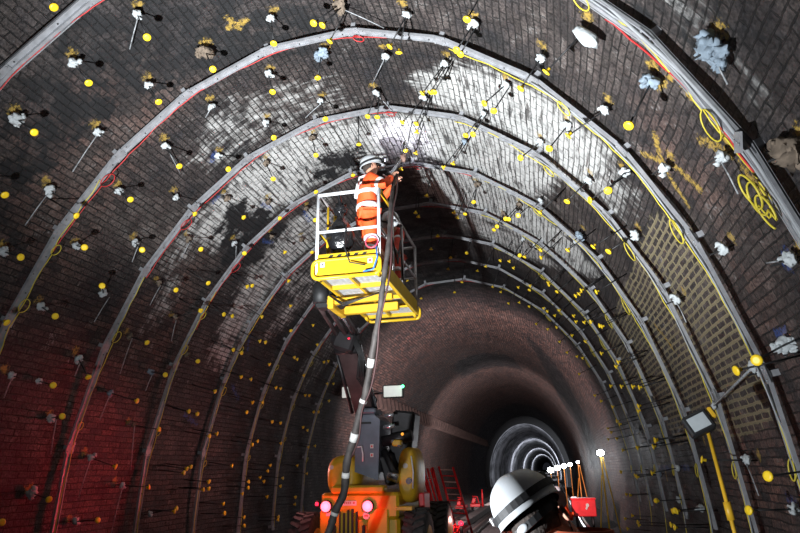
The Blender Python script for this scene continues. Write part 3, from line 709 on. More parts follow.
def empty(name, loc, label=None, cat=None, group=None):
    o = bpy.data.objects.new(name, None)
    o.empty_display_size = 0.1
    o.location = loc
    COL.objects.link(o)
    WL[o.name] = Vector(loc)
    return tag(o, label, cat, group)


def frame_of(d):
    d = Vector(d).normalized()
    a = Vector((0, 0, 1)) if abs(d.z) < 0.9 else Vector((1, 0, 0))
    x = d.cross(a).normalized()
    return x, d.cross(x).normalized()


class MB:
    def __init__(s):
        s.v, s.f, s.sm = [], [], []

    def quad_grid(s, rows, closed=True, caps=True, smooth=True):
        n = len(rows[0])
        b = len(s.v)
        for r in rows:
            s.v.extend(Vector(p) for p in r)
        m = n if closed else n - 1
        for i in range(len(rows) - 1):
            for j in range(m):
                s.f.append((b + i * n + j, b + i * n + (j + 1) % n, b + (i + 1) * n + (j + 1) % n, b + (i + 1) * n + j))
                s.sm.append(smooth)
        if caps and closed:
            s.f.append(tuple(b + j for j in reversed(range(n))))
            s.sm.append(False)
            s.f.append(tuple(b + (len(rows) - 1) * n + j for j in range(n)))
            s.sm.append(False)
        return s

    def box(s, c, size, rot=None, bev=0.0):
        c = Vector(c)
        hx, hy, hz = size[0] / 2, size[1] / 2, size[2] / 2
        M = rot or Matrix.Identity(3)
        b = min(bev, hx * .9, hy * .9, hz * .9)
        if b <= 0:
            P = [(x, y, z) for z in (-hz, hz) for x, y in ((-hx, -hy), (hx, -hy), (hx, hy), (-hx, hy))]
            k = len(s.v)
            s.v += [c + M @ Vector(p) for p in P]
            for q in ((3, 2, 1, 0), (4, 5, 6, 7), (0, 1, 5, 4), (1, 2, 6, 5), (2, 3, 7, 6), (3, 0, 4, 7)):
                s.f.append(tuple(k + i for i in q))
                s.sm.append(False)
            return s
        rows = []
        for z, ins in ((-hz, b), (-hz + b, 0), (hz - b, 0), (hz, b)):
            ax, ay = hx - ins, hy - ins
            cc = b * 0.8
            ring = [(-ax + cc, -ay), (ax - cc, -ay), (ax, -ay + cc), (ax, ay - cc), (ax - cc, ay), (-ax + cc, ay), (-ax, ay - cc), (-ax, -ay + cc)]
            rows.append([c + M @ Vector((x, y, z)) for x, y in ring])
        return s.quad_grid(rows, smooth=False)

    def tube(s, pts, r, seg=8, caps=True, smooth=True, flat=1.0):
        pts = [Vector(p) for p in pts]
        rows = []
        x = None
        for i, p in enumerate(pts):
            d = (pts[min(i + 1, len(pts) - 1)] - pts[max(i - 1, 0)])
            if d.length < 1e-9:
                d = Vector((0, 0, 1))
            d.normalize()
            if x is None:
                x, y = frame_of(d)
            else:
                x = (x - d * x.dot(d))
                if x.length < 1e-6:
                    x, y = frame_of(d)
                x.normalize()
                y = d.cross(x)
            rr = r[i] if isinstance(r, (list, tuple)) else r
            rows.append([p + x * rr * math.cos(2 * math.pi * k / seg) + y * rr * flat * math.sin(2 * math.pi * k / seg) for k in range(seg)])
        return s.quad_grid(rows, caps=caps, smooth=smooth)

    def cyl(s, a, b, r, r2=None, seg=12):
        return s.tube([a, b], [r, r if r2 is None else r2], seg)

    def blob(s, c, r, scale=(1, 1, 1), rough=0.25, freq=2.0, seed=0, seg=10, rings=7, rot=None):
        c = Vector(c)
        M = rot or Matrix.Identity(3)
        rows = []
        for i in range(rings + 1):
            ph = math.pi * i / rings
            ph = max(0.02, min(math.pi - 0.02, ph))
            row = []
            for j in range(seg):
                a = 2 * math.pi * j / seg
                d = Vector((math.sin(ph) * math.cos(a), math.sin(ph) * math.sin(a), math.cos(ph)))
                k = 1 + rough * 2 * mnoise.noise(d * freq + Vector((seed * 3.1, seed * 1.7, seed)))
                row.append(c + M @ Vector((d.x * r * k * scale[0], d.y * r * k * scale[1], d.z * r * k * scale[2])))
            rows.append(row)
        return s.quad_grid(rows)

    def prism(s, outline, d):
        """outline: list of 3D points, extruded by vector d"""
        d = Vector(d)
        return s.quad_grid([[Vector(p) for p in outline], [Vector(p) + d for p in outline]], smooth=False)

    def build(s, name, m, parent=None, label=None, origin=None):
        vs = s.v
        if parent is not None:
            o0 = wloc(parent)
        elif origin is not None:
            o0 = Vector(origin)
        else:
            o0 = Vector(((min(v.x for v in vs) + max(v.x for v in vs)) / 2, (min(v.y for v in vs) + max(v.y for v in vs)) / 2, min(v.z for v in vs)))
        me = bpy.data.meshes.new(name)
        me.from_pydata([tuple(v - o0) for v in vs], [], s.f)
        me.polygons.foreach_set('use_smooth', s.sm)
        me.update()
        bmx = bmesh.new()
        bmx.from_mesh(me)
        bmesh.ops.recalc_face_normals(bmx, faces=bmx.faces)
        bmx.to_mesh(me)
        bmx.free()
        me.materials.append(m)
        o = bpy.data.objects.new(name, me)
        COL.objects.link(o)
        if parent is not None:
            o.parent = parent
            WL[o.name] = o0.copy()
        else:
            o.location = o0
            WL[o.name] = o0.copy()
        if label:
            o['label'] = label
        return o


def skin(name, chains, m, parent, sub=2, root=0, smooth=True):
    """chains: list of lists of (point, radius[, radius_y]); points nearer than 1 mm are merged"""
    V, E, Rd = [], [], []

    def vid(p, rx, ry):
        p = Vector(p)
        for i, q in enumerate(V):
            if (q - p).length < 1e-3:
                return i
        V.append(p)
        Rd.append((rx, ry))
        return len(V) - 1
    for ch in chains:
        last = None
        for it in ch:
            p, rx = it[0], it[1]
            ry = it[2] if len(it) > 2 else rx
            i = vid(p, rx, ry)
            if last is not None and last != i:
                E.append((last, i))
            last = i
    o0 = wloc(parent) if parent is not None else Vector((0, 0, 0))
    me = bpy.data.meshes.new(name)
    me.from_pydata([tuple(v - o0) for v in V], E, [])
    o = bpy.data.objects.new(name, me)
    COL.objects.link(o)
    if parent is not None:
        o.parent = parent
    WL[o.name] = o0.copy()
    md = o.modifiers.new('Skin', 'SKIN')
    md.use_smooth_shade = smooth
    for i, (a, b) in enumerate(Rd):
        sv = me.skin_vertices[0].data[i]
        sv.radius = (a, b)
        sv.use_root = (i == root)
    sd = o.modifiers.new('Subsurf', 'SUBSURF')
    sd.levels = sub
    sd.render_levels = sub
    me.materials.append(m)
    return o


# ------------------------------------------------------------------ tunnel lining
TH_MAX = 2.262


def arc_table(n=900):
    ts = np.linspace(-TH_MAX, TH_MAX, n)
    P = np.array([npt(t, 0, -0.09)[:] for t in ts])
    s = np.concatenate([[0], np.cumsum(np.hypot(*np.diff(P[:, [0, 2]], axis=0).T))])
    s -= np.interp(0, ts, s)
    return ts, s


ATS, ASS = arc_table()


def in_poly_soft(S, Y, poly, soft):
    """1 inside, smooth falloff of width soft outside; coordinates are (arc, y)"""
    px = np.interp([p[0] for p in poly], ATS, ASS)
    py = np.array([p[1] for p in poly])
    n = len(px)
    inside = np.zeros(S.shape, bool)
    dmin = np.full(S.shape, 1e9)
    for i in range(n):
        x0, y0, x1, y1 = px[i], py[i], px[(i + 1) % n], py[(i + 1) % n]
        c = ((y0 > Y) != (y1 > Y)) & (S < (x1 - x0) * (Y - y0) / ((y1 - y0) + 1e-12) + x0)
        inside ^= c
        L2 = (x1 - x0) ** 2 + (y1 - y0) ** 2 + 1e-12
        t = np.clip(((S - x0) * (x1 - x0) + (Y - y0) * (y1 - y0)) / L2, 0, 1)
        dmin = np.minimum(dmin, np.hypot(S - x0 - t * (x1 - x0), Y - y0 - t * (y1 - y0)))
    sd = np.where(inside, dmin, -dmin)
    return np.clip(0.5 + sd / (2 * soft), 0, 1)


def stroke(S, Y, line, width):
    px = np.interp([p[0] for p in line], ATS, ASS)
    py = [p[1] for p in line]
    d = np.full(S.shape, 1e9)
    for i in range(len(px) - 1):
        x0, y0, x1, y1 = px[i], py[i], px[i + 1], py[i + 1]
        L2 = (x1 - x0) ** 2 + (y1 - y0) ** 2 + 1e-12
        t = np.clip(((S - x0) * (x1 - x0) + (Y - y0) * (y1 - y0)) / L2, 0, 1)
        d = np.minimum(d, np.hypot(S - x0 - t * (x1 - x0), Y - y0 - t * (y1 - y0)))
    return 0.72 * np.clip(1.4 - d / width, 0, 1)


def lining(name, t0, t1):
    ns = int(abs(np.interp(t1, ATS, ASS) - np.interp(t0, ATS, ASS)) / 0.03)
    ss = np.linspace(np.interp(t0, ATS, ASS), np.interp(t1, ATS, ASS), ns)
    ts = np.interp(ss, ASS, ATS)
    ys = np.concatenate([np.arange(-6, 2.5, 0.25), np.arange(2.5, 9.4, 0.035), np.arange(9.4, 17, 0.09), np.arange(17, 62.2, 0.5)])
    base = np.array([npt(t, 0, -0.09)[:] for t in ts])
    nr = np.array([nrm(t)[:] for t in ts])
    S, Y = np.meshgrid(ss, ys, indexing='ij')
    wob = 0.018 * np.sin(S * 2.3 + Y * 1.1) * np.sin(Y * 1.9 - S * 0.7) + 0.008 * np.sin(S * 9.1 + Y * 3) * np.sin(Y * 7.7 + 1)
    rng = np.random.RandomState(3)
    V = np.zeros((len(ss), len(ys), 3))
    V[..., 0] = base[:, None, 0] + nr[:, None, 0] * wob
    V[..., 2] = base[:, None, 2] + nr[:, None, 2] * wob
    V[..., 1] = Y
    lime_glare = np.zeros(S.shape)
    tan = lime_glare.copy(); rust = lime_glare.copy(); yel = lime_glare.copy(); blu = lime_glare.copy(); soot_shade = lime_glare.copy()
    for a, p in LIME_GLARE:
        lime_glare = np.maximum(lime_glare, a * in_poly_soft(S, Y, p, 0.22))
    for a, p in SOOT_SHADE:
        k = in_poly_soft(S, Y, p, 0.2)
        soot_shade = np.maximum(soot_shade, a * k)
    for a, p in TAN:
        tan = np.maximum(tan, a * in_poly_soft(S, Y, p, 0.15))
    for a, p in RUST:
        rust = np.maximum(rust, a * in_poly_soft(S, Y, p, 0.25))
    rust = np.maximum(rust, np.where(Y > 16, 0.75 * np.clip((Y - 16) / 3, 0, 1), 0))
    soot_shade = np.maximum(soot_shade, np.clip((Y - 47) / 4, 0, 0.9))  # far end darkened in the colour to offset lamp spill
    for l in YELLOW:
        yel = np.maximum(yel, stroke(S, Y, l, 0.045))
    for l in BLUE:
        blu = np.maximum(blu, stroke(S, Y, l, 0.06))
    for th, y, size, kind in SPOTS:
        s0 = np.interp(th, ATS, ASS)
        side = -1 if th < 0.25 else -1
        du = 0.05 * (1 if th < 0 else -1)
        m = (abs(S - s0) < .4) & (abs(Y - y) < .4)
        d = np.hypot(S[m] - s0 - du, (Y[m] - y + 0.03))
        yel[m] = np.maximum(yel[m], 0.8 * np.clip(1.25 - d / (0.066 + 0.010 * size), 0, 1))
    n, k = S.shape
    idx = np.arange(n * k).reshape(n, k)
    F = np.stack([idx[:-1, :-1], idx[:-1, 1:], idx[1:, 1:], idx[1:, :-1]], -1).reshape(-1, 4)
    me = bpy.data.meshes.new(name)
    me.vertices.add(n * k)
    me.vertices.foreach_set('co', V.reshape(-1))
    me.loops.add(F.size)
    me.loops.foreach_set('vertex_index', F.reshape(-1))
    me.polygons.add(len(F))
    me.polygons.foreach_set('loop_start', np.arange(0, F.size, 4))
    me.polygons.foreach_set('use_smooth', np.ones(len(F), bool))
    me.update(calc_edges=True)
    uvl = me.uv_layers.new(name='UVMap')
    UV = np.stack([Y.reshape(-1)[F.reshape(-1)] + 20, S.reshape(-1)[F.reshape(-1)] + 20], -1)
    uvl.data.foreach_set('uv', UV.reshape(-1))
    for nm, ch in (('stain_glare', (lime_glare, tan, rust)), ('stain_shade', (yel, blu, soot_shade))):
        at = me.color_attributes.new(nm, 'FLOAT_COLOR', 'POINT')
        c = np.ones((n * k, 4), np.float32)
        for i in range(3):
            c[:, i] = ch[i].reshape(-1)
        at.data.foreach_set('color', c.reshape(-1))
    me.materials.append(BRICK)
    o = bpy.data.objects.new(name, me)
    COL.objects.link(o)
    o['kind'] = 'structure'
    return o


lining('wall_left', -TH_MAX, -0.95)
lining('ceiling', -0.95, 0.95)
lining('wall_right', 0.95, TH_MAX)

# narrower far bore beyond the ribbed length
ts = [(-TH_MAX + 2 * TH_MAX * i / 60) for i in range(61)]


def far_ring(name, y0, y1, k0, k1, m, step=1.5):
    ys = [y0]
    while ys[-1] < y1 - 1e-6:
        ys.append(min(y1, ys[-1] + step))
    me = bpy.data.meshes.new(name)
    V, F, UV = [], [], []
    for yy in ys:
        kk = k0 + (k1 - k0) * (yy - y0) / max(1e-6, y1 - y0)
        for t in ts:
            p = npt(t, yy, -0.09)
            V.append((p.x * kk, yy, (p.z) * kk))
    n = len(ts)
    for i in range(len(ys) - 1):
        for j in range(n - 1):
            F.append((i * n + j, i * n + j + 1, (i + 1) * n + j + 1, (i + 1) * n + j))
    me.from_pydata(V, [], F)
    uvl = me.uv_layers.new(name='UVMap')
    for l in me.loops:
        vi = l.vertex_index
        uvl.data[l.index].uv = (ys[vi // n] + (0 if abs(k1 - k0) < .01 else 0), ts[vi % n] * 3.5)
    me.materials.append(m)
    me.polygons.foreach_set('use_smooth', [True] * len(F))
    o = bpy.data.objects.new(name, me)
    COL.objects.link(o)
    o['kind'] = 'structure'
    return o


far_ring('trim_1', 62.0, 62.6, 1.0, 0.9, mat('dark_stone_ring', (0.006, 0.006, 0.006), 0.9), 0.3)
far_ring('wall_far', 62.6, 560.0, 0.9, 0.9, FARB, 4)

# floor
fm = MB()
rows = []
for i in range(130):
    y = -6 + i * (70 / 129) if i < 120 else 60 + (i - 119) * 50
    rows.append([(x * 0.4 - 4.2, y, 0.03 * mnoise.noise(Vector((x * 1.7, y * 1.3, 0))) + 0.0) for x in range(22)])
fm.quad_grid(rows, closed=False, caps=False)
fl = fm.build('floor', M_BALL, origin=(0, 0, 0))
fl['kind'] = 'structure'

# springing ledge: a course of projecting headers along the left wall of the unribbed length
kerb = MB()
for i in range(70):
    y = 16.5 + i * 0.6
    p = npt(-1.35, y, 0.03)
    kerb.box(p, (0.22, 0.24, 0.5), Matrix.Rotation(-0.15, 3, 'Y'))
kerb.tube([npt(-1.39, 16.3, -0.02), npt(-1.39, 62, -0.02)], 0.07, 6)
o = kerb.build('trim_2', mat('ledge_brick', (0.05, 0.035, 0.03), 0.9, 0, 0.4, 5, 0.4))
o['kind'] = 'structure'

# rails and walkway
for i, (x, lab) in enumerate(((-1.55, 'worn steel rail under the far side of the yellow lift'), (-0.10, 'worn steel rail running past the red frames, nearer the tunnel centre'), (1.55, 'worn steel rail beneath the foreground worker'), (3.0, 'worn steel rail closest to the right wall'))):
    rb = MB()
    rb.prism([(x - .035, -5, .16), (x + .035, -5, .16), (x + .035, -5, .13), (x + .01, -5, .115), (x + .01, -5, .03), (x + .07, -5, .01), (x - .07, -5, .01), (x - .01, -5, .03), (x - .01, -5, .115), (x - .035, -5, .13)], (0, 175, 0))
    tag(rb.build('track_rail', M_RAIL), lab, 'rail', 'rails along the tunnel floor')
kb = MB()
kb.box((-0.72, 30, 0.11), (0.34, 56, 0.2), bev=0.02)
tag(kb.build('cable_trough', M_CONC), 'pale concrete cable trough running away beside the track, past the red frames', 'trough')

# ------------------------------------------------------------------ steel ribs
KINK = [-2.15, -1.85, -1.52, -1.2, -0.87, -0.54, -0.2, 0.12, 0.44, 0.8, 1.16, 1.46, 1.78, 2.08]
ORD = ['nearest', 'second', 'third', 'fourth', 'fifth', 'sixth', 'seventh', 'eighth', 'ninth', 'tenth']


def strap_segment(t0, t1, width, lips):
    mb = MB()
    a, b = npt(t0, 0, -0.012), npt(t1, 0, -0.012)
    d = (b - a).normalized()
    n = ((nrm(t0) + nrm(t1)) / 2)
    n = (n - d * n.dot(d)).normalized()
    yv = Vector((0, 1, 0))
    Mr = Matrix((d, yv, n)).transposed()
    L = (b - a).length
    c = (a + b) / 2
    mb.box(c, (L, width, 0.014), Mr)
    for sgn in (-1, 1):
        mb.box(c + yv * sgn * (width / 2 - 0.005) + n * 0.014, (L, 0.010, 0.022 if lips < 2 else 0.035), Mr)
    if lips == 2:
        mb.box(c + yv * 0.02 + n * 0.02, (L, 0.03, 0.03), Mr)
    bolts = MB()
    k = int(L / 0.22)
    for i in range(k):
        q = a + d * (L * (i + 0.5) / k) + yv * (0.018 if i % 2 else -0.018) + n * 0.008
        bolts.cyl(q, q + n * 0.008, 0.008, seg=6)
    return mb, bolts


def joint_clamp(t):
    mb = MB()
    p, n = npt(t, 0, 0), nrm(t)
    d = n.cross(Vector((0, 1, 0))).normalized()
    Mr = Matrix((d, Vector((0, 1, 0)), n)).transposed()
    mb.box(p + n * 0.012, (0.14, 0.125, 0.012), Mr)
    mb.box(p - n * 0.05, (0.05, 0.05, 0.09), Mr)
    for sx in (-1, 1):
        for sy in (-1, 1):
            q = p + d * 0.045 * sx + Vector((0, 1, 0)) * 0.04 * sy + n * 0.016
            mb.cyl(q, q + n * 0.016, 0.011, seg=6)
    return mb


segs, bolt_sets, clamps = {}, {}, {}
for ri, yy in enumerate(YR):
    rib = empty('steel_rib', (0, yy, 0), '%s grey steel rib arching over the tunnel%s' % (ORD[ri], ', counted from the camera' if ri else ', a wide double channel at the top corners'), 'rib', 'steel ribs strapped to the brick lining')
    sh = 0.0
    for i in range(len(KINK) - 1):
        key = (i, ri == 0)
        if key not in segs:
            mb, bo = strap_segment(KINK[i], KINK[i + 1], 0.125 if ri == 0 else 0.085, 2 if ri == 0 else 1)
            WL['_t'] = Vector((0, 0, 0))
            o = mb.build('strap_segment', M_STEEL, rib, None)
            # built about y=0: shift vertices to the rib's own plane
            for v in o.data.vertices:
                v.co.y += yy
            q = bo.build('bolt_row', M_BOLT, o)
            for v in q.data.vertices:
                v.co += Vector((0, yy, 0))
            segs[key], bolt_sets[key] = o, q
        else:
            o = segs[key].copy()
            COL.objects.link(o)
            o.parent = rib
            q = bolt_sets[key].copy()
            COL.objects.link(q)
            q.parent = o
        if i not in clamps:
            c = joint_clamp(KINK[i]).build('joint_clamp', M_STEEL, rib)
            for v in c.data.vertices:
                v.co.y += yy
            clamps[i] = c
        else:
            c = clamps[i].copy()
            COL.objects.link(c)
            c.parent = rib
# the nearest rib's loose bracket plate
br = MB()
p = npt(1.45, 3.66, 0.02)
n = nrm(1.45)
br.box(p + n * 0.05, (0.012, 0.12, 0.13), Matrix.Rotation(0.5, 3, 'X'))
for a, b in ((-.03, -.03), (.03, .03), (0, 0)):
    br.cyl(p + n * 0.05 + Vector((-.008, a, b)), p + n * .05 + Vector((-.014, a, b)), 0.01, seg=8)
tag(br.build('bracket_plate', M_STEEL), 'small drilled steel plate bracket sticking out beside the nearest rib, upper right', 'bracket')


# ------------------------------------------------------------------ cables along the ribs
def rib_cable(ri, t0, t1, dy, m, name, label, r=0.006, loops=(), seed=0, wig=0.03, off=0.035, group='cables clipped along the steel ribs'):
    pts = []
    n = max(12, int(abs(t1 - t0) * 40))
    for i in range(n + 1):
        t = t0 + (t1 - t0) * i / n
        w1 = mnoise.noise(Vector((t * 3.1, seed * 7.3, ri)))
        w2 = mnoise.noise(Vector((t * 6.3, seed * 3.3, ri + 9)))
        w3 = mnoise.noise(Vector((t * 19, seed * 1.3, ri + 4)))
        pts.append(npt(t, YR[ri] + dy + wig * (w1 * 2 + w3 * .8), off + 0.02 * abs(w2)))
        for lt, lr in loops:
            if (t - lt) * (t - (t1 - t0) / n - lt) <= 0 and i > 0:
                # hanging loop
                d = (npt(t + .01, 0, 0) - npt(t, 0, 0)).normalized()
                c0 = pts[-1]
                for k in range(1, 16):
                    a = 2 * math.pi * k / 16
                    pts.append(c0 + d * (lr * 1.5 * (1 - math.cos(a)) * 0.9) + Vector((0, 1, 0)) * lr * math.sin(a) * math.copysign(1, dy) + nrm(t) * 0.03 * math.sin(a / 2))
    tag(MB().tube(pts, r, 5, smooth=True).build(name, m), label, 'cable', group)


for ri in range(8):
    rn = random.Random(ri + 40)
    rib_cable(ri, -1.25 + rn.uniform(-.1, .1), 0.35 + rn.uniform(-.2, .2), 0.055, M_RED, 'red_cable', 'thin red cable over the crown of the %s steel rib' % ORD[ri], seed=ri, loops=((-0.95 + rn.uniform(-.1, .1), 0.07), (0.1, 0.05)) if ri < 4 else (), wig=0.02, r=0.006)
    rib_cable(ri, -2.15, -1.2 + rn.uniform(-.1, .25), 0.03, M_YCAB, 'yellow_cable', 'thin yellow cable low on the left leg of the %s steel rib' % ORD[ri], seed=ri + 20, loops=((-1.85 + rn.uniform(-.1, .1), 0.04), (-1.55 + rn.uniform(-.1, .1), 0.06), (-1.3 + rn.uniform(-.1, .1), 0.05)), wig=0.04, r=0.0055)
    rib_cable(ri, 0.5 + rn.uniform(-.1, .1), 2.15, 0.05, M_YCAB, 'yellow_cable', 'yellow cable down the right leg of the %s steel rib' % ORD[ri], seed=ri + 50, loops=((0.85 + rn.uniform(-.1, .1), 0.07), (1.35 + rn.uniform(-.1, .1), 0.09), (1.9, 0.06)), wig=0.05, r=0.006)
    rib_cable(ri, 0.8, 2.1, 0.0, M_GCAB, 'grey_cable', 'pale grey cable down the right leg of the %s steel rib' % ORD[ri], seed=ri + 80, wig=0.02, r=0.008)
rib_cable(0, 0.3, 2.0, -0.05, M_GCAB, 'white_conduit', 'white conduit along the near edge of the nearest steel rib', seed=5, wig=0.01, r=0.014)
rib_cable(0, 1.05, 1.5, 0.02, M_RED, 'red_cable', 'short red cable bowed across the nearest rib at upper right', seed=6, wig=0.05, r=0.008)
# thick yellow coil hung at the nearest rib
cp = []
c0 = npt(1.52, 3.82, 0.09)
dd = (npt(1.54, 0, 0) - npt(1.52, 0, 0)).normalized()
for k in range(80):
    a = k / 80 * 2 * math.pi * 3.2
    rr = 0.09 + 0.02 * math.sin(k * .31)
    cp.append(c0 + Vector((0, 1, 0)) * rr * math.cos(a) + dd * rr * 1.3 * math.sin(a) + dd * 0.10 * (k // 30) + nrm(1.5) * 0.012 * math.sin(a * .5))
tag(MB().tube(cp, 0.0075, 5).build('cable_coil', M_YCAB), 'coil of yellow cable hung on the nearest rib at the right edge', 'cable')

# ------------------------------------------------------------------ rock anchors
rodm = MB().cyl((0, 0, 0), (0, 0, 1), 0.0075, seg=6)
capm = MB()
capm.tube([(0, 0, -0.035), (0, 0, -0.004), (0, 0, 0), (0, 0, 0.010), (0, 0, 0.016)], [0.015, 0.015, 0.038, 0.036, 0.02], 12)
plugs = {}
for kd, (m, rough) in {1: (M_FOAM, 0.35), 2: (M_SACK, 0.5), 3: (M_BSACK, 0.45), 4: (M_FOAM, 0.2)}.items():
    for vv in range(3):
        b = MB()
        if kd == 4:
            b.blob((0.05, -0.01, 0.03), 0.042, (0.85, 2.0, 0.9), 0.15, 2, vv, 12, 9, Matrix.Rotation(0.9, 3, 'Z'))
        else:
            rnd = random.Random(vv + kd * 10)
            b.blob((0, 0, 0.018), 0.036, (1, 1.15, 0.8), rough, 2.2, vv + kd * 5, 12, 9)
            for k in range(4):
                b.blob((rnd.uniform(-.03, .03), rnd.uniform(-.035, .035), rnd.uniform(0, .04)), rnd.uniform(.012, .022), (1, 1, rnd.uniform(.8, 1.8)), rough, 2.5, vv * 3 + k, 8, 6)
        plugs[(kd, vv)] = (b, m)

proto = {}
proto_e = empty('tunnel_anchor', (0, 0, 0))
proto['rod'] = rodm.build('rod', M_ROD, proto_e)
proto['cap'] = capm.build('end_cap', M_CAP, proto_e)
for k, (b, m) in plugs.items():
    proto[k] = b.build('sealing_plug', m, proto_e)
used = set()


def part_copy(key, parent, loc=(0, 0, 0), scale=(1, 1, 1), rot=None):
    o = proto[key].copy()
    COL.objects.link(o)
    o.parent = parent
    o.location = loc
    o.scale = scale
    if rot:
        o.rotation_euler = rot
    return o


def side_of(t):
    return 'left wall' if t < -0.95 else 'right wall' if t > 0.95 else 'left crown' if t < 0 else 'right crown'


bays = {}
for i, a in enumerate(ANCHORS):
    y = a[0][1]
    bay = sum(1 for q in YR if q < y)
    bays.setdefault((bay, side_of(a[2]), a[6]), []).append((a[0][2], i))
where = {}
CARD = ['first', 'second', 'third', 'fourth', 'fifth', 'sixth', 'seventh', 'eighth', 'ninth', 'tenth', 'eleventh', 'twelfth', 'thirteenth', 'fourteenth', 'fifteenth', 'sixteenth', 'seventeenth', 'eighteenth', 'nineteenth', 'twentieth']
for (bay, sd, cpd), L in bays.items():
    L.sort()
    for k, (_, i) in enumerate(L):
        NUM = ['one', 'two', 'three', 'four', 'five', 'six', 'seven', 'eight']
        bn = 'before nearest rib' if bay == 0 else 'between ribs %s and %s' % (NUM[bay - 1], NUM[bay]) if bay < 8 else 'beyond rib eight'
        pl = 'lowest' if k == 0 else '%s up' % CARD[k] if k < 20 else '%dth up' % (k + 1)
        where[i] = '%s, %s, %s' % (sd, bn, pl)
for i, (a, b, t, y, size, kind, capped, tube) in enumerate(ANCHORS):
    a, b = Vector(a), Vector(b)
    L = (b - a).length
    q = (b - a).to_track_quat('Z', 'Y')
    what = 'yellow-capped black rod' if capped else 'bare black rod'
    if size >= 1 and capped:
        what = {1: 'yellow-capped rod in white plug', 2: 'yellow-capped rod in brown sacking', 3: 'yellow-capped rod in blue-grey rag', 4: 'yellow-capped rod, long white plug'}[kind]
    elif size >= 1:
        what = {1: 'uncapped rod in white plug', 2: 'uncapped rod in brown sacking', 3: 'uncapped rod in blue-grey rag', 4: 'uncapped rod, long white plug'}[kind]
    e = empty('tunnel_anchor', a, '%s, %s' % (what, where[i]), 'anchor', 'rod anchors studding the brick lining')
    e.rotation_mode = 'QUATERNION'
    e.rotation_quaternion = q
    thick = 1.0
    if i == 0:
        for kk in ('rod', 'cap'):
            proto[kk].parent = e
        proto['rod'].scale = (1, 1, L)
        proto['cap'].location = (0, 0, L)
    else:
        part_copy('rod', e, scale=(thick, thick, L))
        if capped:
            part_copy('cap', e, loc=(0, 0, L), rot=(random.uniform(-.25, .25), random.uniform(-.25, .25), 0))
    if size > 0:
        s = 0.75 + 0.38 * size
        part_copy((kind, i % 3), e, loc=(0, 0, 0.075), scale=(s, s, s * 0.9), rot=(0, 0, random.uniform(0, 6.28)))
        if size > 1.8 and kind != 4:
            for k in range(4):
                part_copy((kind, (i + k) % 3), e, loc=(random.uniform(-.03, .03) * size, random.uniform(-.03, .03) * size, 0.085), scale=(s * .6, s * .6, s * .5), rot=(random.uniform(-.5, .5), 0, random.uniform(0, 6.28)))
    if tube:
        tb = Vector(tube)
        mid = (a + tb) / 2 + nrm(t) * 0.05
        st = a + nrm(t) * 0.11
        vt = MB().tube([st, mid, tb], 0.006, 6)
        o = vt.build('vent_tube', M_TUBE, None, origin=a)
        qi = q.inverted()
        o.parent = e
        o.location = (0, 0, 0)
        o.rotation_mode = 'QUATERNION'
        o.rotation_quaternion = qi
for k in list(proto):
    if k not in ('rod', 'cap'):
        bpy.data.objects.remove(proto[k])
bpy.data.objects.remove(proto_e)

# ------------------------------------------------------------------ people
def unit(v):
    return Vector(v).normalized()


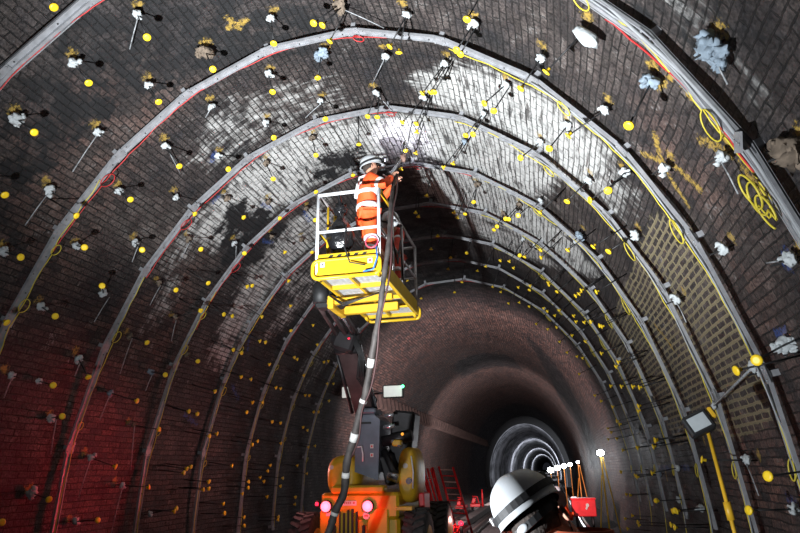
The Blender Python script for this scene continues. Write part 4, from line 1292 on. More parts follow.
def helmet(parent, c, up, fwd, s=1.0, lamp_on=True, strap=True, small=False):
    """hard hat about the head centre c; up and fwd are directions"""
    up = unit(up)
    fwd = unit(Vector(fwd) - up * Vector(fwd).dot(up))
    rt = fwd.cross(up)
    c = Vector(c)

    def P(x, y, z):
        return c + (rt * x + fwd * y + up * z) * s
    seg, rings = (40, 14) if not small else (18, 8)
    mb = MB()
    rows = []
    for i in range(rings + 1):
        ph = (math.pi / 2) * i / rings
        row = []
        for j in range(seg):
            a = 2 * math.pi * j / seg
            ridge = 1 + 0.03 * math.exp(-(math.sin(a) ** 2 and (math.cos(a) * math.cos(ph)) ** 2) * 40)
            row.append(P(0.121 * math.cos(ph) ** 0.8 * math.cos(a) * 1.0, 0.148 * math.cos(ph) ** 0.8 * math.sin(a), 0.035 + 0.122 * math.sin(ph) * ridge))
        rows.append(row)
    # skirt and brim
    low = [P(0.123 * math.cos(2 * math.pi * j / seg), 0.150 * math.sin(2 * math.pi * j / seg), 0.012 - 0.02 * max(0, -math.sin(2 * math.pi * j / seg))) for j in range(seg)]
    brim = []
    for j in range(seg):
        a = 2 * math.pi * j / seg
        k = 0.132 + 0.0 * math.cos(a)
        f = max(0, math.sin(a))
        brim.append(P(k * math.cos(a), (0.160 + 0.045 * f ** 2) * math.sin(a), 0.004 - 0.022 * max(0, -math.sin(a)) - 0.012 * f))
    inner = [P(0.115 * math.cos(2 * math.pi * j / seg), 0.142 * math.sin(2 * math.pi * j / seg), 0.008 - 0.018 * max(0, -math.sin(2 * math.pi * j / seg))) for j in range(seg)]
    rows = [inner, brim, low] + rows
    mb.quad_grid(rows, caps=False)
    mb.quad_grid([rows[-1], [P(0, 0, 0.158)] * seg], caps=False)
    h = mb.build('helmet', M_HEL, parent)
    # inner cap and lining
    ln = MB()
    ln.quad_grid([inner, [P(0.108 * math.cos(2 * math.pi * j / seg), 0.134 * math.sin(2 * math.pi * j / seg), 0.07) for j in range(seg)], [P(0, 0, 0.12)] * seg], caps=False)
    ln.build('lining', M_BLK, h)
    # vent ridges
    if not small:
        vr = MB()
        for xx in (-0.05, 0, 0.05):
            vr.tube([P(xx, -0.11, 0.105 - abs(xx) * .3), P(xx, -0.05, 0.148 - abs(xx) * .35), P(xx, 0.03, 0.157 - abs(xx) * .35), P(xx, 0.09, 0.128 - abs(xx) * .3)], 0.008, 6)
        vr.build('crown_ridges', M_HEL, h)
    # lamp strap
    st = MB()
    pts = []
    nn = 36
    for j in range(nn + 1):
        a = 2 * math.pi * j / nn
        pts.append((P(0.124 * math.cos(a), 0.150 * math.sin(a), 0.050 + 0.03 * math.sin(a)), a))
    rws = []
    for p, a in pts:
        o = (rt * math.cos(a) + fwd * math.sin(a))
        rws.append([p + o * 0.006 * s + up * 0.013 * s, p + o * 0.006 * s - up * 0.013 * s, p - o * 0.004 * s - up * 0.013 * s, p - o * 0.004 * s + up * 0.013 * s])
    st.quad_grid(rws, smooth=False, caps=False)
    st.build('lamp_strap', M_BLK, h)
    lb = MB()
    Mr = Matrix((rt, fwd, up)).transposed()
    lb.box(P(0, 0.172, 0.085), (0.07 * s, 0.045 * s, 0.045 * s), Mr, 0.008 * s)
    hl = lb.build('headlamp', M_BLK, h)
    ll = MB()
    ll.cyl(P(0, 0.193, 0.085), P(0, 0.201, 0.085), 0.019 * s)
    ll.build('lens', M_HLED if lamp_on else M_LENS, hl)
    return h, P


def hand_chain(wrist, d, up, s=1.0, curl=0.6):
    """palm and five fingers from the wrist along d; returns skin chains"""
    d = unit(d)
    up = unit(Vector(up) - d * Vector(up).dot(d))
    sd = d.cross(up)
    w0 = Vector(wrist)
    palm = w0 + d * 0.05 * s
    ch = [[(w0, 0.026 * s, 0.02 * s), (palm, 0.03 * s, 0.018 * s)]]
    for k, (off, ln) in enumerate(((-0.028, 0.062), (-0.01, 0.075), (0.009, 0.07), (0.027, 0.055))):
        b = palm + sd * off * s + d * 0.035 * s
        m1 = b + (d * 0.5 * math.cos(curl * .6) - up * 0.5 * math.sin(curl * .6)) * ln * s
        m2 = m1 + (d * 0.5 * math.cos(curl * 1.7) - up * 0.5 * math.sin(curl * 1.7)) * ln * s
        ch.append([(palm, 0.03 * s, 0.018 * s), (b, 0.010 * s), (m1, 0.009 * s), (m2, 0.0075 * s)])
    tb = palm - sd * 0.03 * s - d * 0.01 * s
    t1 = tb - sd * 0.022 * s + d * 0.03 * s - up * 0.01 * s
    t2 = t1 + d * 0.028 * s - up * 0.018 * s + sd * 0.006 * s
    ch.append([(palm, 0.03 * s, 0.018 * s), (tb, 0.012 * s), (t1, 0.0105 * s), (t2, 0.009 * s)])
    return ch


def band(parent, a, b, t, r, w=0.05, name='reflective_band'):
    a, b = Vector(a), Vector(b)
    c = a + (b - a) * t
    d = (b - a).normalized()
    return MB().tube([c - d * w / 2, c - d * w * .45, c + d * w * .45, c + d * w / 2], [r * .96, r, r, r * .96], 14).build(name, M_REF, parent)


def person(name, base, J, label, jacket=M_ORG, trousers=M_ORG, helm=True, lamp_on=False, detail=True, bands=True, group=None, gloves=M_SKIN, scale=1.0):
    """J: joints in world space: pelvis chest neck head (centre), hipL kneeL ankleL toeL hipR.. shL elL wrL shR elR wrR, up, fwd (head)"""
    e = empty(name, base, label, 'person', group)
    J = {k: Vector(v) for k, v in J.items()}
    s = scale
    face = unit(J['fwd'])
    up = unit(J['up'])
    hc = J['head']
    ch = [[(J['pelvis'], 0.12 * s, 0.10 * s), ((J['pelvis'] + J['chest']) / 2, 0.12 * s, 0.095 * s), (J['chest'], 0.145 * s, 0.10 * s), (J['neck'], 0.058 * s), (hc - up * 0.065 * s, 0.066 * s), (hc + up * 0.0 * s, 0.083 * s, 0.088 * s), (hc + up * 0.06 * s, 0.075 * s, 0.085 * s), (hc + up * 0.10 * s, 0.04 * s)]]
    ch.append([(hc - up * 0.065 * s, 0.066 * s), (hc - up * 0.075 * s + face * 0.055 * s, 0.03 * s)])          # chin
    for sd in 'LR':
        ch.append([(J['pelvis'], 0.12 * s, 0.10 * s), (J['hip' + sd], 0.088 * s), (J['knee' + sd], 0.06 * s), (J['ankle' + sd], 0.042 * s), (J['toe' + sd], 0.035 * s)])
        ch.append([(J['chest'], 0.145 * s, 0.10 * s), (J['sh' + sd], 0.056 * s), (J['el' + sd], 0.043 * s), (J['wr' + sd], 0.027 * s)])
        if detail:
            d = J['wr' + sd] - J['el' + sd]
            ch += hand_chain(J['wr' + sd], d, (0, 0, 1) if abs(unit(d).z) < .9 else (0, 1, 0), s)
    body = skin('body', ch, M_SKIN, e, 2 if detail else 1)
    # face details and ears
    rt = face.cross(up).normalized()
    if detail:
        nz = MB()
        nz.blob(hc + face * 0.098 * s - up * 0.005 * s, 0.014 * s, (0.9, 0.9, 1.5), 0, 1, 0, 8, 6)
        nz.build('nose', M_SKIN, e)
        for sg in (-1, 1):
            MB().blob(hc + rt * 0.084 * s * sg - face * 0.005 * s - up * 0.01 * s, 0.02 * s, (0.5, 0.8, 1.4), 0.1, 1, 0, 8, 6).build('ear', M_SKIN, e)
            MB().blob(hc + rt * 0.03 * s * sg + face * 0.088 * s + up * 0.022 * s, 0.010 * s, (1, 1, 0.8), 0, 1, 0, 8, 6).build('eye', M_HAIR, e)
        MB().tube([hc + face * 0.09 * s - up * 0.047 * s - rt * .02 * s, hc + face * 0.095 * s - up * .049 * s, hc + face * 0.09 * s - up * .047 * s + rt * .02 * s], 0.004, 5).build('mouth', mat('lips', (0.35, 0.1, 0.08), 0.5), e)
        MB().blob(hc - face * 0.03 * s + up * 0.0 * s, 0.088 * s, (1, 1, 0.95), 0.03, 2, 0, 14, 10).build('hair', M_HAIR, e)
    jk = [[(J['pelvis'] - (J['chest'] - J['pelvis']) * 0.12, 0.165 * s, 0.135 * s), (J['pelvis'], 0.160 * s, 0.13 * s), ((J['pelvis'] + J['chest']) / 2, 0.158 * s, 0.125 * s), (J['chest'], 0.175 * s, 0.125 * s), (J['neck'] - up * 0.02 * s, 0.075 * s)]]
    for sd in 'LR':
        jk.append([(J['chest'], 0.175 * s, 0.125 * s), (J['sh' + sd], 0.088 * s), (J['el' + sd], 0.07 * s), (J['el' + sd].lerp(J['wr' + sd], 0.92), 0.045 * s)])
    jo = skin('jacket', jk, jacket, e, 2)
    tr = []
    for sd in 'LR':
        tr.append([(J['pelvis'], 0.145 * s, 0.12 * s), (J['hip' + sd], 0.108 * s), (J['knee' + sd], 0.082 * s), (J['ankle' + sd], 0.07 * s)])
        MB().tube([J['ankle' + sd] + Vector((0, 0, 0.06 * s)), J['ankle' + sd] - Vector((0, 0, 0.03 * s)), (J['ankle' + sd] + J['toe' + sd]) / 2 - Vector((0, 0, .01)), J['toe' + sd]], [0.06 * s, 0.062 * s, 0.052 * s, 0.042 * s], 10).build('boot', M_BLK, e)
    to = skin('trousers', tr, trousers, e, 2)
    if bands:
        for sd in 'LR':
            band(to, J['hip' + sd], J['knee' + sd], 0.80, 0.098 * s, 0.055)
            band(to, J['knee' + sd], J['ankle' + sd], 0.18, 0.092 * s, 0.055)
            band(jo, J['sh' + sd], J['el' + sd], 0.62, 0.076 * s, 0.05)
        pc = J['chest'].lerp(J['pelvis'], 0.55)
    if helm:
        helmet(e, hc + up * 0.02 * s, up, face, s, lamp_on, small=not detail)
    return e, jo, to, body


def ring_band(parent, c, d, ax, rx, ry, w=0.05):
    """elliptical reflective hoop round the torso: centre, axis, side direction"""
    d = unit(d)
    ax = unit(Vector(ax) - d * Vector(ax).dot(d))
    ay = d.cross(ax)
    rows = []
    for k in (-.5, -.4, .4, .5):
        f = 0.97 if abs(k) == .5 else 1
        rows.append([Vector(c) + d * w * k + ax * rx * f * math.cos(2 * math.pi * j / 20) + ay * ry * f * math.sin(2 * math.pi * j / 20) for j in range(20)])
    return MB().quad_grid(rows).build('reflective_band', M_REF, parent)

# ------------------------------------------------------------------ work platform of the lift
X0, X1, Y0, Y1, ZF = -0.41, 0.37, 6.45, 8.62, 3.96
lift = empty('boom_lift', (-0.9, 11.0, 0.0), 'yellow boom lift with raised basket and lit red tail lamps, in mid tunnel', 'boom lift')

fr = MB()
# perimeter and cross members of the floor frame
for x in (X0, X1):
    fr.box((x, (Y0 + Y1) / 2, ZF), (0.05, Y1 - Y0, 0.07), bev=.008)
for y in (Y0 + .04, 7.0, 7.62, 8.1, Y1):
    fr.box(((X0 + X1) / 2, y, ZF), (X1 - X0, 0.045, 0.07), bev=.008)
fr.box((-0.03, (Y0 + Y1) / 2, ZF), (0.035, Y1 - Y0, 0.06))
plat = fr.build('platform_frame', M_YEL, lift)
bp = MB()
# near bumper loop below the kick plate, far bumper loop
def loop_pts(y, x0, x1, z0, z1, r=0.07, n=5):
    P = []
    for cx, cz, a0 in ((x1 - r, z0 + r, -90), (x1 - r, z1 - r, 0), (x0 + r, z1 - r, 90), (x0 + r, z0 + r, 180)):
        for k in range(n + 1):
            a = R(a0 + 90 * k / n)
            P.append((cx + r * math.cos(a), y, cz + r * math.sin(a)))
    P.append(P[0])
    return P
bp.tube(loop_pts(Y0 - .03, X0 - .03, X1 + .02, ZF - .06, ZF + .16), 0.024, 8)
bp2 = MB()
bp2.tube(loop_pts(Y1 + .03, X0 + .02, X1 + .04, ZF - .08, ZF + .10, .06), 0.022, 8)
for x in (X0 + .02, X1 - .02):
    bp.tube([(x, Y0 - .03, ZF - .05), (x, Y0 + .12, ZF - .04)], 0.022)
    bp2.tube([(x, Y1 - .1, ZF - .05), (x, Y1 + .03, ZF - .06)], 0.022)
bp.build('bumper_tube', M_YEL, plat)
bp2.build('bumper_tube', M_YEL, plat)
kp = MB()
kp.box(((X0 + X1) / 2, Y0 + .02, ZF + .125), (X1 - X0 + .04, 0.03, 0.27), bev=.01)
kp.box((X1 + .01, 7.7, ZF + .10), (0.02, 1.75, 0.15))
kp.box((X0 - .01, 7.7, ZF + .10), (0.02, 1.75, 0.15))
kick = kp.build('kick_plate', M_YEL, lift)
st = MB()
for k in range(5):
    x = X0 + .13 + k * .105
    st.prism([(x, Y0 + .004, ZF + .185), (x + .05, Y0 + .004, ZF + .185), (x + .095, Y0 + .004, ZF + .235), (x + .045, Y0 + .004, ZF + .235)], (0, -.003, 0))
st.build('hazard_stripe', M_BLK, kick)
for x in (X0 + .09, X1 - .10):
    dl = MB().box((x, Y0 - .024, ZF + .11), (.055, .004, .06)).build('warning_sticker', M_PLATE, kick)
    MB().box((x, Y0 - .027, ZF + .112), (.026, .003, .03)).build('sticker_symbol', M_REDP if x > 0 else M_CABIN, dl)
# gratings
for gi, (ya, yb) in enumerate(((Y0 + .08, 6.97), (7.03, 7.59), (7.65, 8.07), (8.13, Y1 - .03))):
    for xa, xb in ((X0 + .03, -0.055), (-0.005, X1 - .03)):
        g = MB()
        n = int((yb - ya) / 0.028)
        for k in range(n):
            y = ya + (k + .5) * (yb - ya) / n
            g.box(((xa + xb) / 2, y, ZF + .02), (xb - xa, 0.012, 0.02))
        for k in range(5):
            g.box((xa + (k + .5) * (xb - xa) / 5, (ya + yb) / 2, ZF + .022), (0.01, yb - ya, 0.016))
        g.build('floor_grating', M_GRAT, plat)
# carrying beams under the floor
cb = MB()
cb.box((-0.12, 7.30, ZF - .10), (0.90, 0.08, 0.08), Matrix.Rotation(R(-3), 3, 'Z'), .01)
cb.box((-0.10, 7.72, ZF - .12), (0.82, 0.10, 0.11), Matrix.Rotation(R(-3), 3, 'Z'), .01)
cb.box((-0.50, 7.50, ZF - .12), (0.08, 0.56, 0.18), bev=.01)
cb.build('carrying_beam', M_YDARK, lift)
ck = MB()
for k in range(3):
    ck.tube([(-.5, 7.2 - k * .03, ZF - .05), (-.3, 7.15, ZF - .17 - k * .02), (0.0, 7.1, ZF - .14), (.25, 7.2, ZF - .04)], 0.009, 6)
ck.build('control_cable', M_BLK, lift)
# rails
ZT = ZF + 1.05
posts = [((X0, Y0 + .02), M_WHT), ((X1, Y0 + .02), M_WHT), ((X1, 7.15), M_GREY), ((X1, 7.7), M_GREY), ((X1, Y1), M_GREY), ((X0, Y1), M_GREY), ((X0, 7.1), M_YEL), ((X0, 7.75), M_GREY)]
for (x, y), m in posts:
    MB().tube([(x, y, ZF - .02), (x, y, ZT)], 0.021, 10).build('post', m, lift)
MB().tube([(X0, Y0 + .02, ZT), (X1, Y0 + .02, ZT)], 0.022, 10).build('guard_rail', M_WHT, lift)
MB().tube([(X0, Y0 + .02, ZF + .55), (X1, Y0 + .02, ZF + .55)], 0.018, 10).build('mid_rail', M_WHT, lift)
MB().tube([(X1, Y0 + .02, ZT), (X1, 7.15, ZT)], 0.021, 10).build('guard_rail', M_YEL, lift)
MB().tube([(X1, 7.15, ZT), (X1, Y1, ZT)], 0.021, 10).build('guard_rail', M_GREY, lift)
MB().tube([(X1, Y0 + .02, ZF + .55), (X1, Y1, ZF + .55)], 0.016, 10).build('mid_rail', M_GREY, lift)
MB().tube([(X0, Y0 + .02, ZT), (X0, Y1, ZT)], 0.021, 10).build('guard_rail', M_GREY, lift)
MB().tube([(X0, Y0 + .02, ZF + .55), (X0, Y1, ZF + .55)], 0.016, 10).build('mid_rail', M_YEL, lift)
MB().tube([(X0, Y1, ZT), (X1, Y1, ZT)], 0.021, 10).build('guard_rail', M_GREY, lift)
MB().tube([(X0, Y1, ZF + .55), (X1, Y1, ZF + .55)], 0.016, 10).build('mid_rail', M_GREY, lift)
# yellow swing gate inside the left side
gt = MB()
gt.tube([(X0 + .03, 6.75, ZF + .1), (X0 + .03, 6.75, ZF + 1.0), (X0 + .03, 7.08, ZF + 1.0), (X0 + .03, 7.08, ZF + .1)], 0.016, 8)
gt.tube([(X0 + .03, 6.75, ZF + .85), (X0 + .03, 7.08, ZF + .6)], 0.014, 8)
gt.box((X0 + .03, 6.78, ZF + .48), (0.02, 0.09, 0.34))
gt.build('gate', M_YEL, lift)
MB().tube([(X1 + .03, 7.0 + .0, ZF + .6 + 0), (X1 + .03, 7.3, ZF + .35), (X1 + .03, 7.5, ZF + .75), (X1 + .03, 7.6, ZF + .2)], 0.012, 6).build('control_cable', M_BLK, lift)
# pink ring of hose hooked on the near right post
rg = []
for k in range(40):
    a = k / 39 * 2 * math.pi * 1.9
    rg.append((X1 - .07 + .075 * math.cos(a), Y0 - .05 - .012 * k / 39, ZF + .33 + .075 * math.sin(a)))
tag(MB().tube(rg, 0.008, 6).build('hose_ring', mat('pink_hose', (0.6, 0.06, 0.1), 0.5)), 'small pink-red ring of hose hooked on the white basket post', 'hose')
MB().tube([(X1 - .02, Y0 - .05, ZF + .3), (X1 + .0, Y0 - .07, ZF + .12), (X1 - .05, Y0 - .07, ZF - .02), (X1 - .17, Y0 - .06, ZF - .03)], 0.011, 6).build('air_line', mat('blue_hose', (0.03, 0.14, 0.45), 0.4), lift)
MB().tube([(-.03, Y0 - .02, ZF + .6), (-.04, Y0 - .05, ZF + .3), (0.03, Y0 - .06, ZF + .1), (.22, Y0 - .05, ZF + .05)], 0.009, 6).build('control_cable', M_BLK, lift)

# jib, knuckle, boom
rot_ = MB()
rot_.cyl((-0.68, 7.35, 4.12), (-0.68, 7.35, 3.86), 0.105, seg=20)
rot_.cyl((-0.50, 7.42, 4.10), (-0.50, 7.42, 3.86), 0.095, seg=20)
rot_.box((-0.58, 7.45, 3.86), (0.36, 0.22, 0.10), bev=.02)
rot_.box((-0.58, 7.45, 4.10), (0.34, 0.22, 0.05), bev=.02)
rot_.build('platform_rotator', M_BLK, lift)
KX, KY, KZ = -1.05, 9.6, 3.80
for dx, rr, m in ((-.16, .035, M_BROWN), (0.0, .04, M_BROWN), (.13, .025, M_CHROME), (.2, 0.03, M_DARK)):
    MB().tube([(-0.62 + dx * .8, 7.5, 3.84 + abs(dx) * .1), (KX + dx, KY, KZ + .12)], rr, 8).build('jib_arm', m, lift)
kn = MB()
kn.box((KX, KY, KZ), (0.36, 0.35, 0.34), Matrix.Rotation(R(20), 3, 'Y'), .05)
kn.cyl((KX - .24, KY - .06, KZ + .05), (KX + .26, KY - .06, KZ + .05), .07, seg=14)
kn.cyl((KX - .2, KY + .02, KZ - .14), (KX + .22, KY + .02, KZ - .14), .06, seg=14)
kn.build('knuckle', M_DARK, lift)
MB().box((KX + .1, KY - .19, KZ + .02), (0.03, 0.02, 0.02)).build('marker_light', M_TAILD, lift)
bm_ = MB()
bm_.quad_grid([[(KX - .17, KY, KZ - .1), (KX + .15, KY, KZ - .1), (KX + .15, KY + .22, KZ - .1), (KX - .17, KY + .22, KZ - .1)],
               [(-1.13, 10.4, 2.66), (-0.80, 10.4, 2.66), (-0.80, 10.66, 2.62), (-1.13, 10.66, 2.62)]], smooth=False)
bm_.build('boom', M_BROWN, lift)
for dx, m in ((-.22, M_DARK), (.20, M_DARK), (.24, M_CHROME)):
    MB().tube([(KX + dx, KY + .03, KZ - .05), (-0.97 + dx, 10.38, 2.7)], 0.03 if m is M_DARK else .018, 8).build('boom_ram', m, lift)
hs = MB()
for k in range(5):
    hs.tube([(KX + .1 + k * .02, KY - .15, KZ + .1), (KX + .25 + k * .02, KY - .1, KZ - .25), (KX + .15 + k * .03, KY + .1, KZ - .6), (-0.8 + k * .02, 10.3, 2.9), (-.8, 10.3, 2.6)], 0.012, 6)
hs.build('hydraulic_hose', M_BLK, lift)

# turret
cab = MB()
cab.prism([(-1.06, 10.12, 1.72), (-0.66, 10.12, 1.58), (-0.62, 10.12, 2.55), (-0.72, 10.12, 2.64), (-1.04, 10.12, 2.64)], (0, 0.75, 0))
cab.box((-0.86, 10.35, 2.70), (0.34, 0.5, 0.10), bev=.03)
cabo = cab.build('turret_cabinet', M_CABIN, lift)
for z in (1.98, 2.12):
    q = MB().box((-0.76, 10.112, z), (0.055, 0.006, 0.065)).build('warning_sticker', M_PLATE, cabo)
    MB().box((-0.76, 10.108, z), (0.026, 0.004, 0.032)).build('sticker_symbol', M_REDP, q)
MB().tube([(-1.08, 10.08, 2.12), (-.92, 10.06, 2.12), (-.90, 10.06, 2.0), (-.90, 10.06, 1.88)], 0.014, 6).build('grab_handle', M_WHT, cabo)
MB().box((-0.88, 10.1, 2.50), (0.22, 0.02, 0.03)).build('vent_slot', M_BLK, cabo)
tw = MB()
tw.box((-0.36, 10.8, 2.25), (0.40, 0.5, 0.95), Matrix.Rotation(R(8), 3, 'Y'), .04)
tw.cyl((-0.62, 10.3, 2.2), (-0.1, 10.3, 2.28), .09, seg=14)
tw.tube([(-.60, 10.3, 2.05), (-.42, 10.2, 1.72), (-.2, 10.3, 1.6)], .06, 10)
tw.box((-0.52, 10.4, 1.75), (0.22, 0.3, 0.5), Matrix.Rotation(R(-15), 3, 'Y'), .04)
tw.build('turret_linkage', M_DARK, lift)
for (a, b, r) in (((-.58, 10.2, 2.43), (-.38, 10.2, 2.44), .035), ((-.5, 10.15, 1.66), (-.32, 10.15, 1.60), .075), ((-.55, 10.2, 2.62), (-.4, 10.2, 2.62), .03), ((-.42, 10.12, 2.2), (-.25, 10.12, 2.1), .03)):
    MB().cyl(a, b, r, seg=14).build('polished_pin', M_CHROME, lift)
MB().box((-0.33, 10.15, 2.16), (0.16, 0.12, 0.10), bev=.02).build('yellow_bracket', M_YDARK, lift)
MB().blob((-0.23, 10.1, 2.30), 0.025, rough=0).build('amber_beacon', mat('amber_lens', (.9, .3, .02), .3, emit=(1, .4, .05), estr=1.2), lift)
# hoods
def hood(cx, cz, rx, rz, y0, y1, seed):
    rows = []
    for k, (yy, f) in enumerate(((y0, .55), (y0 + .03, .8), (y0 + .12, .96), (y0 + .3, 1.0), (y1 - .1, 1.0), (y1, .9))):
        row = []
        for j in range(28):
            a = 2 * math.pi * j / 28
            ex = 2.6
            ca, sa = math.cos(a), math.sin(a)
            den = (abs(ca) ** ex + abs(sa) ** ex) ** (1 / ex)
            row.append((cx + rx * f * ca / den * (1 if sa > 0 else 1), yy, cz + rz * f * sa / den))
        rows.append(row)
    return MB().quad_grid(rows)
hL = hood(-1.28, 1.66, 0.30, 0.34, 10.1, 11.5, 1).build('engine_hood', M_YDARK, lift)
hR = hood(-0.19, 1.66, 0.165, 0.44, 10.15, 11.0, 2).build('engine_hood', M_YDARK, lift)
MB().cyl((-1.46, 10.16, 1.80), (-1.46, 10.09, 1.80), 0.035, seg=16).build('pale_sticker', M_LOGO, hL)
MB().cyl((-0.20, 10.20, 1.80), (-0.20, 10.13, 1.80), 0.04, seg=16).build('pale_sticker', M_LOGO, hR)
MB().cyl((-0.14, 10.18, 1.58), (-0.14, 10.10, 1.56), 0.05, seg=16).build('side_lamp', M_CHROME, hR)
MB().tube([(-0.10, 10.15, 1.95), (-0.06, 10.1, 1.7), (-0.08, 10.12, 1.45)], 0.012, 6).build('grab_handle', M_WHT, hR)
# chassis
ch = MB()
ch.box((-0.93, 10.9, 1.20), (1.30, 1.9, 0.40), bev=.05)
ch.box((-1.12, 10.05, 1.24), (0.92, 0.16, 0.32), bev=.03)
ch.box((-1.28, 10.0, 0.85), (0.60, 0.2, 0.6), Matrix.Rotation(R(0), 3, 'Y'), .03)
ch.box((-0.93, 11.2, 0.8), (1.3, 2.4, 0.5), bev=.06)
ch.box((-0.95, 10.02, 1.45), (0.9, 0.25, 0.12), bev=.03)
ch.box((-0.62, 10.02, 0.85), (0.36, 0.18, 0.65), bev=.03)
chas = ch.build('chassis', M_YEL, lift)
gr = MB()
for k, (x, wd) in enumerate(((-1.16, .03), (-1.09, .03), (-1.02, .035), (-0.95, .03), (-1.23, .02))):
    gr.box((x, 9.89, 0.93 + .02 * (k % 2)), (wd, 0.03, 0.34 + .06 * (k % 3)))
gr.build('radiator_slot', M_BLK, chas)
for x in (-1.32, -.84):
    MB().box((x, 9.90, .86), (.05, .03, .12), bev=.01).build('tow_lug', M_BLK, chas)
pl = MB().box((-1.09, 9.94, 1.245), (0.24, 0.02, 0.075), bev=.004).build('registration_plate', M_PLATE, chas)
t_ = MB()
for k in range(4):
    t_.box((-1.17 + k * .033, 9.926, 1.25), (.016, .004, .03))
t_.box((-1.01, 9.926, 1.25), (.03, .004, .03))
t_.build('plate_mark', mat('faded_red_print', (.45, .1, .09), .6), pl)
el = MB().cyl((-0.80, 9.93, 1.06), (-0.80, 9.905, 1.06), 0.055, seg=20).build('oval_sticker', M_LOGO, chas)
MB().box((-.80, 9.90, 1.06), (.06, .004, .018)).build('sticker_band', M_REDP, el)
MB().box((-1.43, 9.90, 1.08), (0.07, 0.01, 0.05)).build('pale_sticker', M_LOGO, chas)
for x in (-1.47, -0.77):
    f = MB()
    f.cyl((x, 9.98, 1.20), (x, 9.88, 1.20), 0.095, seg=20)
    lf = f.build('tail_lamp', M_BLK, chas)
    MB().tube([(x, 9.90, 1.20), (x, 9.865, 1.20), (x, 9.85, 1.20)], [.085, .08, .05], 20).build('lens', M_TAIL, lf)
lf = MB().box((-1.63, 9.95, 1.24), (.06, .08, .10), bev=.01).build('side_marker', M_BLK, chas)
MB().blob((-1.63, 9.90, 1.24), .03, rough=0).build('lens', M_TAILD, lf)
# right hand step and red skirt by the front wheel
MB().box((-0.18, 10.0, 1.16), (.26, .2, .06), bev=.01).build('step', M_YDARK, lift)
MB().box((-0.02, 10.75, 1.22), (.1, .5, .3), bev=.02).build('red_guard', M_REDP, lift)


def wheel(x, y, z, r, wd):
    mb = MB()
    rows = []
    prof = [(-.5, .62), (-.5, .86), (-.42, .96), (-.2, 1.0), (.2, 1.0), (.42, .96), (.5, .86), (.5, .62)]
    for px, pr_ in prof:
        rows.append([(x + px * wd, y + r * pr_ * math.cos(2 * math.pi * j / 36), z + r * pr_ * math.sin(2 * math.pi * j / 36)) for j in range(36)])
    mb.quad_grid(rows, caps=True)
    for k in range(22):
        for sg in (-1, 1):
            a = 2 * math.pi * (k + (.5 if sg > 0 else 0)) / 22
            M = Matrix.Rotation(a, 3, 'X') @ Matrix.Rotation(sg * R(28), 3, 'Z')
            c = Vector((x + sg * wd * .24, y + r * 1.01 * -math.sin(a), z + r * 1.01 * math.cos(a)))
            mb.box(c, (wd * .5, .055, .05), Matrix.Rotation(a, 3, 'X') @ Matrix.Rotation(sg * R(28), 3, 'Z'))
    o = mb.build('wheel', M_TYRE, lift)
    MB().tube([(x - wd * .52, y, z), (x - wd * .4, y, z), (x + wd * .4, y, z), (x + wd * .52, y, z)], [r * .5, r * .56, r * .56, r * .5], 20).build('hub', M_YDARK, o)
    return o


wheel(-0.03, 10.25, 0.66, 0.47, 0.36)
wheel(-0.02, 12.25, 0.66, 0.47, 0.36)
wheel(-2.05, 10.6, 0.58, 0.47, 0.36)
wheel(-2.05, 12.3, 0.58, 0.47, 0.36)
for y in (10.3, 12.3):
    MB().cyl((-2.0, y, 0.64), (0.0, y, 0.64), 0.07).build('axle', M_DARK, lift)
    for x in (-1.55, -.10):
        MB().tube([(x - .06, y - .5, .33), (x - .05, y - .5, .33), (x + .05, y - .5, .33), (x + .06, y - .5, .33)], [.17, .17, .15, .15], 20).build('rail_wheel', M_RAIL, lift)
# lamp panels on the mast
for (x, z, wx, wz, rz) in ((-1.31, 3.07, .17, .19, 0), (-0.46, 3.05, .33, .19, 0)):
    f = MB()
    f.box((x, 10.46, z), (wx + .04, .06, wz + .04), bev=.01)
    f.tube([(x, 10.5, z), (-.95, 10.55, z - .02)], .02, 8)
    fo = f.build('work_lamp', M_DARK, lift)
    MB().box((x, 10.42, z), (wx, .02, wz), bev=.01).build('lamp_panel', M_PANEL, fo)
MB().blob((-0.27, 10.38, 3.12), .028, rough=0).build('green_indicator', M_GRN, lift)

# ------------------------------------------------------------------ spraying hose
HP = [(0.444, 7.25, 5.836), (0.426, 7.0, 5.304), (0.516, 6.5, 4.783), (0.547, 6.25, 4.23), (0.495, 6.2, 3.775), (0.42, 6.25, 3.345), (0.348, 6.3, 3.058), (0.197, 6.5, 2.579), (0.098, 6.6, 2.354), (-0.002, 6.7, 2.092), (-0.114, 6.8, 1.829), (-0.179, 6.9, 1.51), (-0.3, 6.95, 1.299), (-0.378, 6.95, 1.071), (-0.6, 6.9, 0.6), (-0.9, 6.6, 0.2), (-1.3, 6.2, 0.07), (-1.5, 5.0, 0.06), (-1.5, 2.0, 0.06)]


def smooth(P, n=5):
    P = [Vector(p) for p in P]
    out = []
    for i in range(len(P) - 1):
        a, b, c, d = P[max(0, i - 1)], P[i], P[i + 1], P[min(len(P) - 1, i + 2)]
        for k in range(n):
            t = k / n
            out.append(0.5 * ((2 * b) + (c - a) * t + (2 * a - 5 * b + 4 * c - d) * t * t + (3 * b - a - 3 * c + d) * t ** 3))
    out.append(P[-1])
    return out


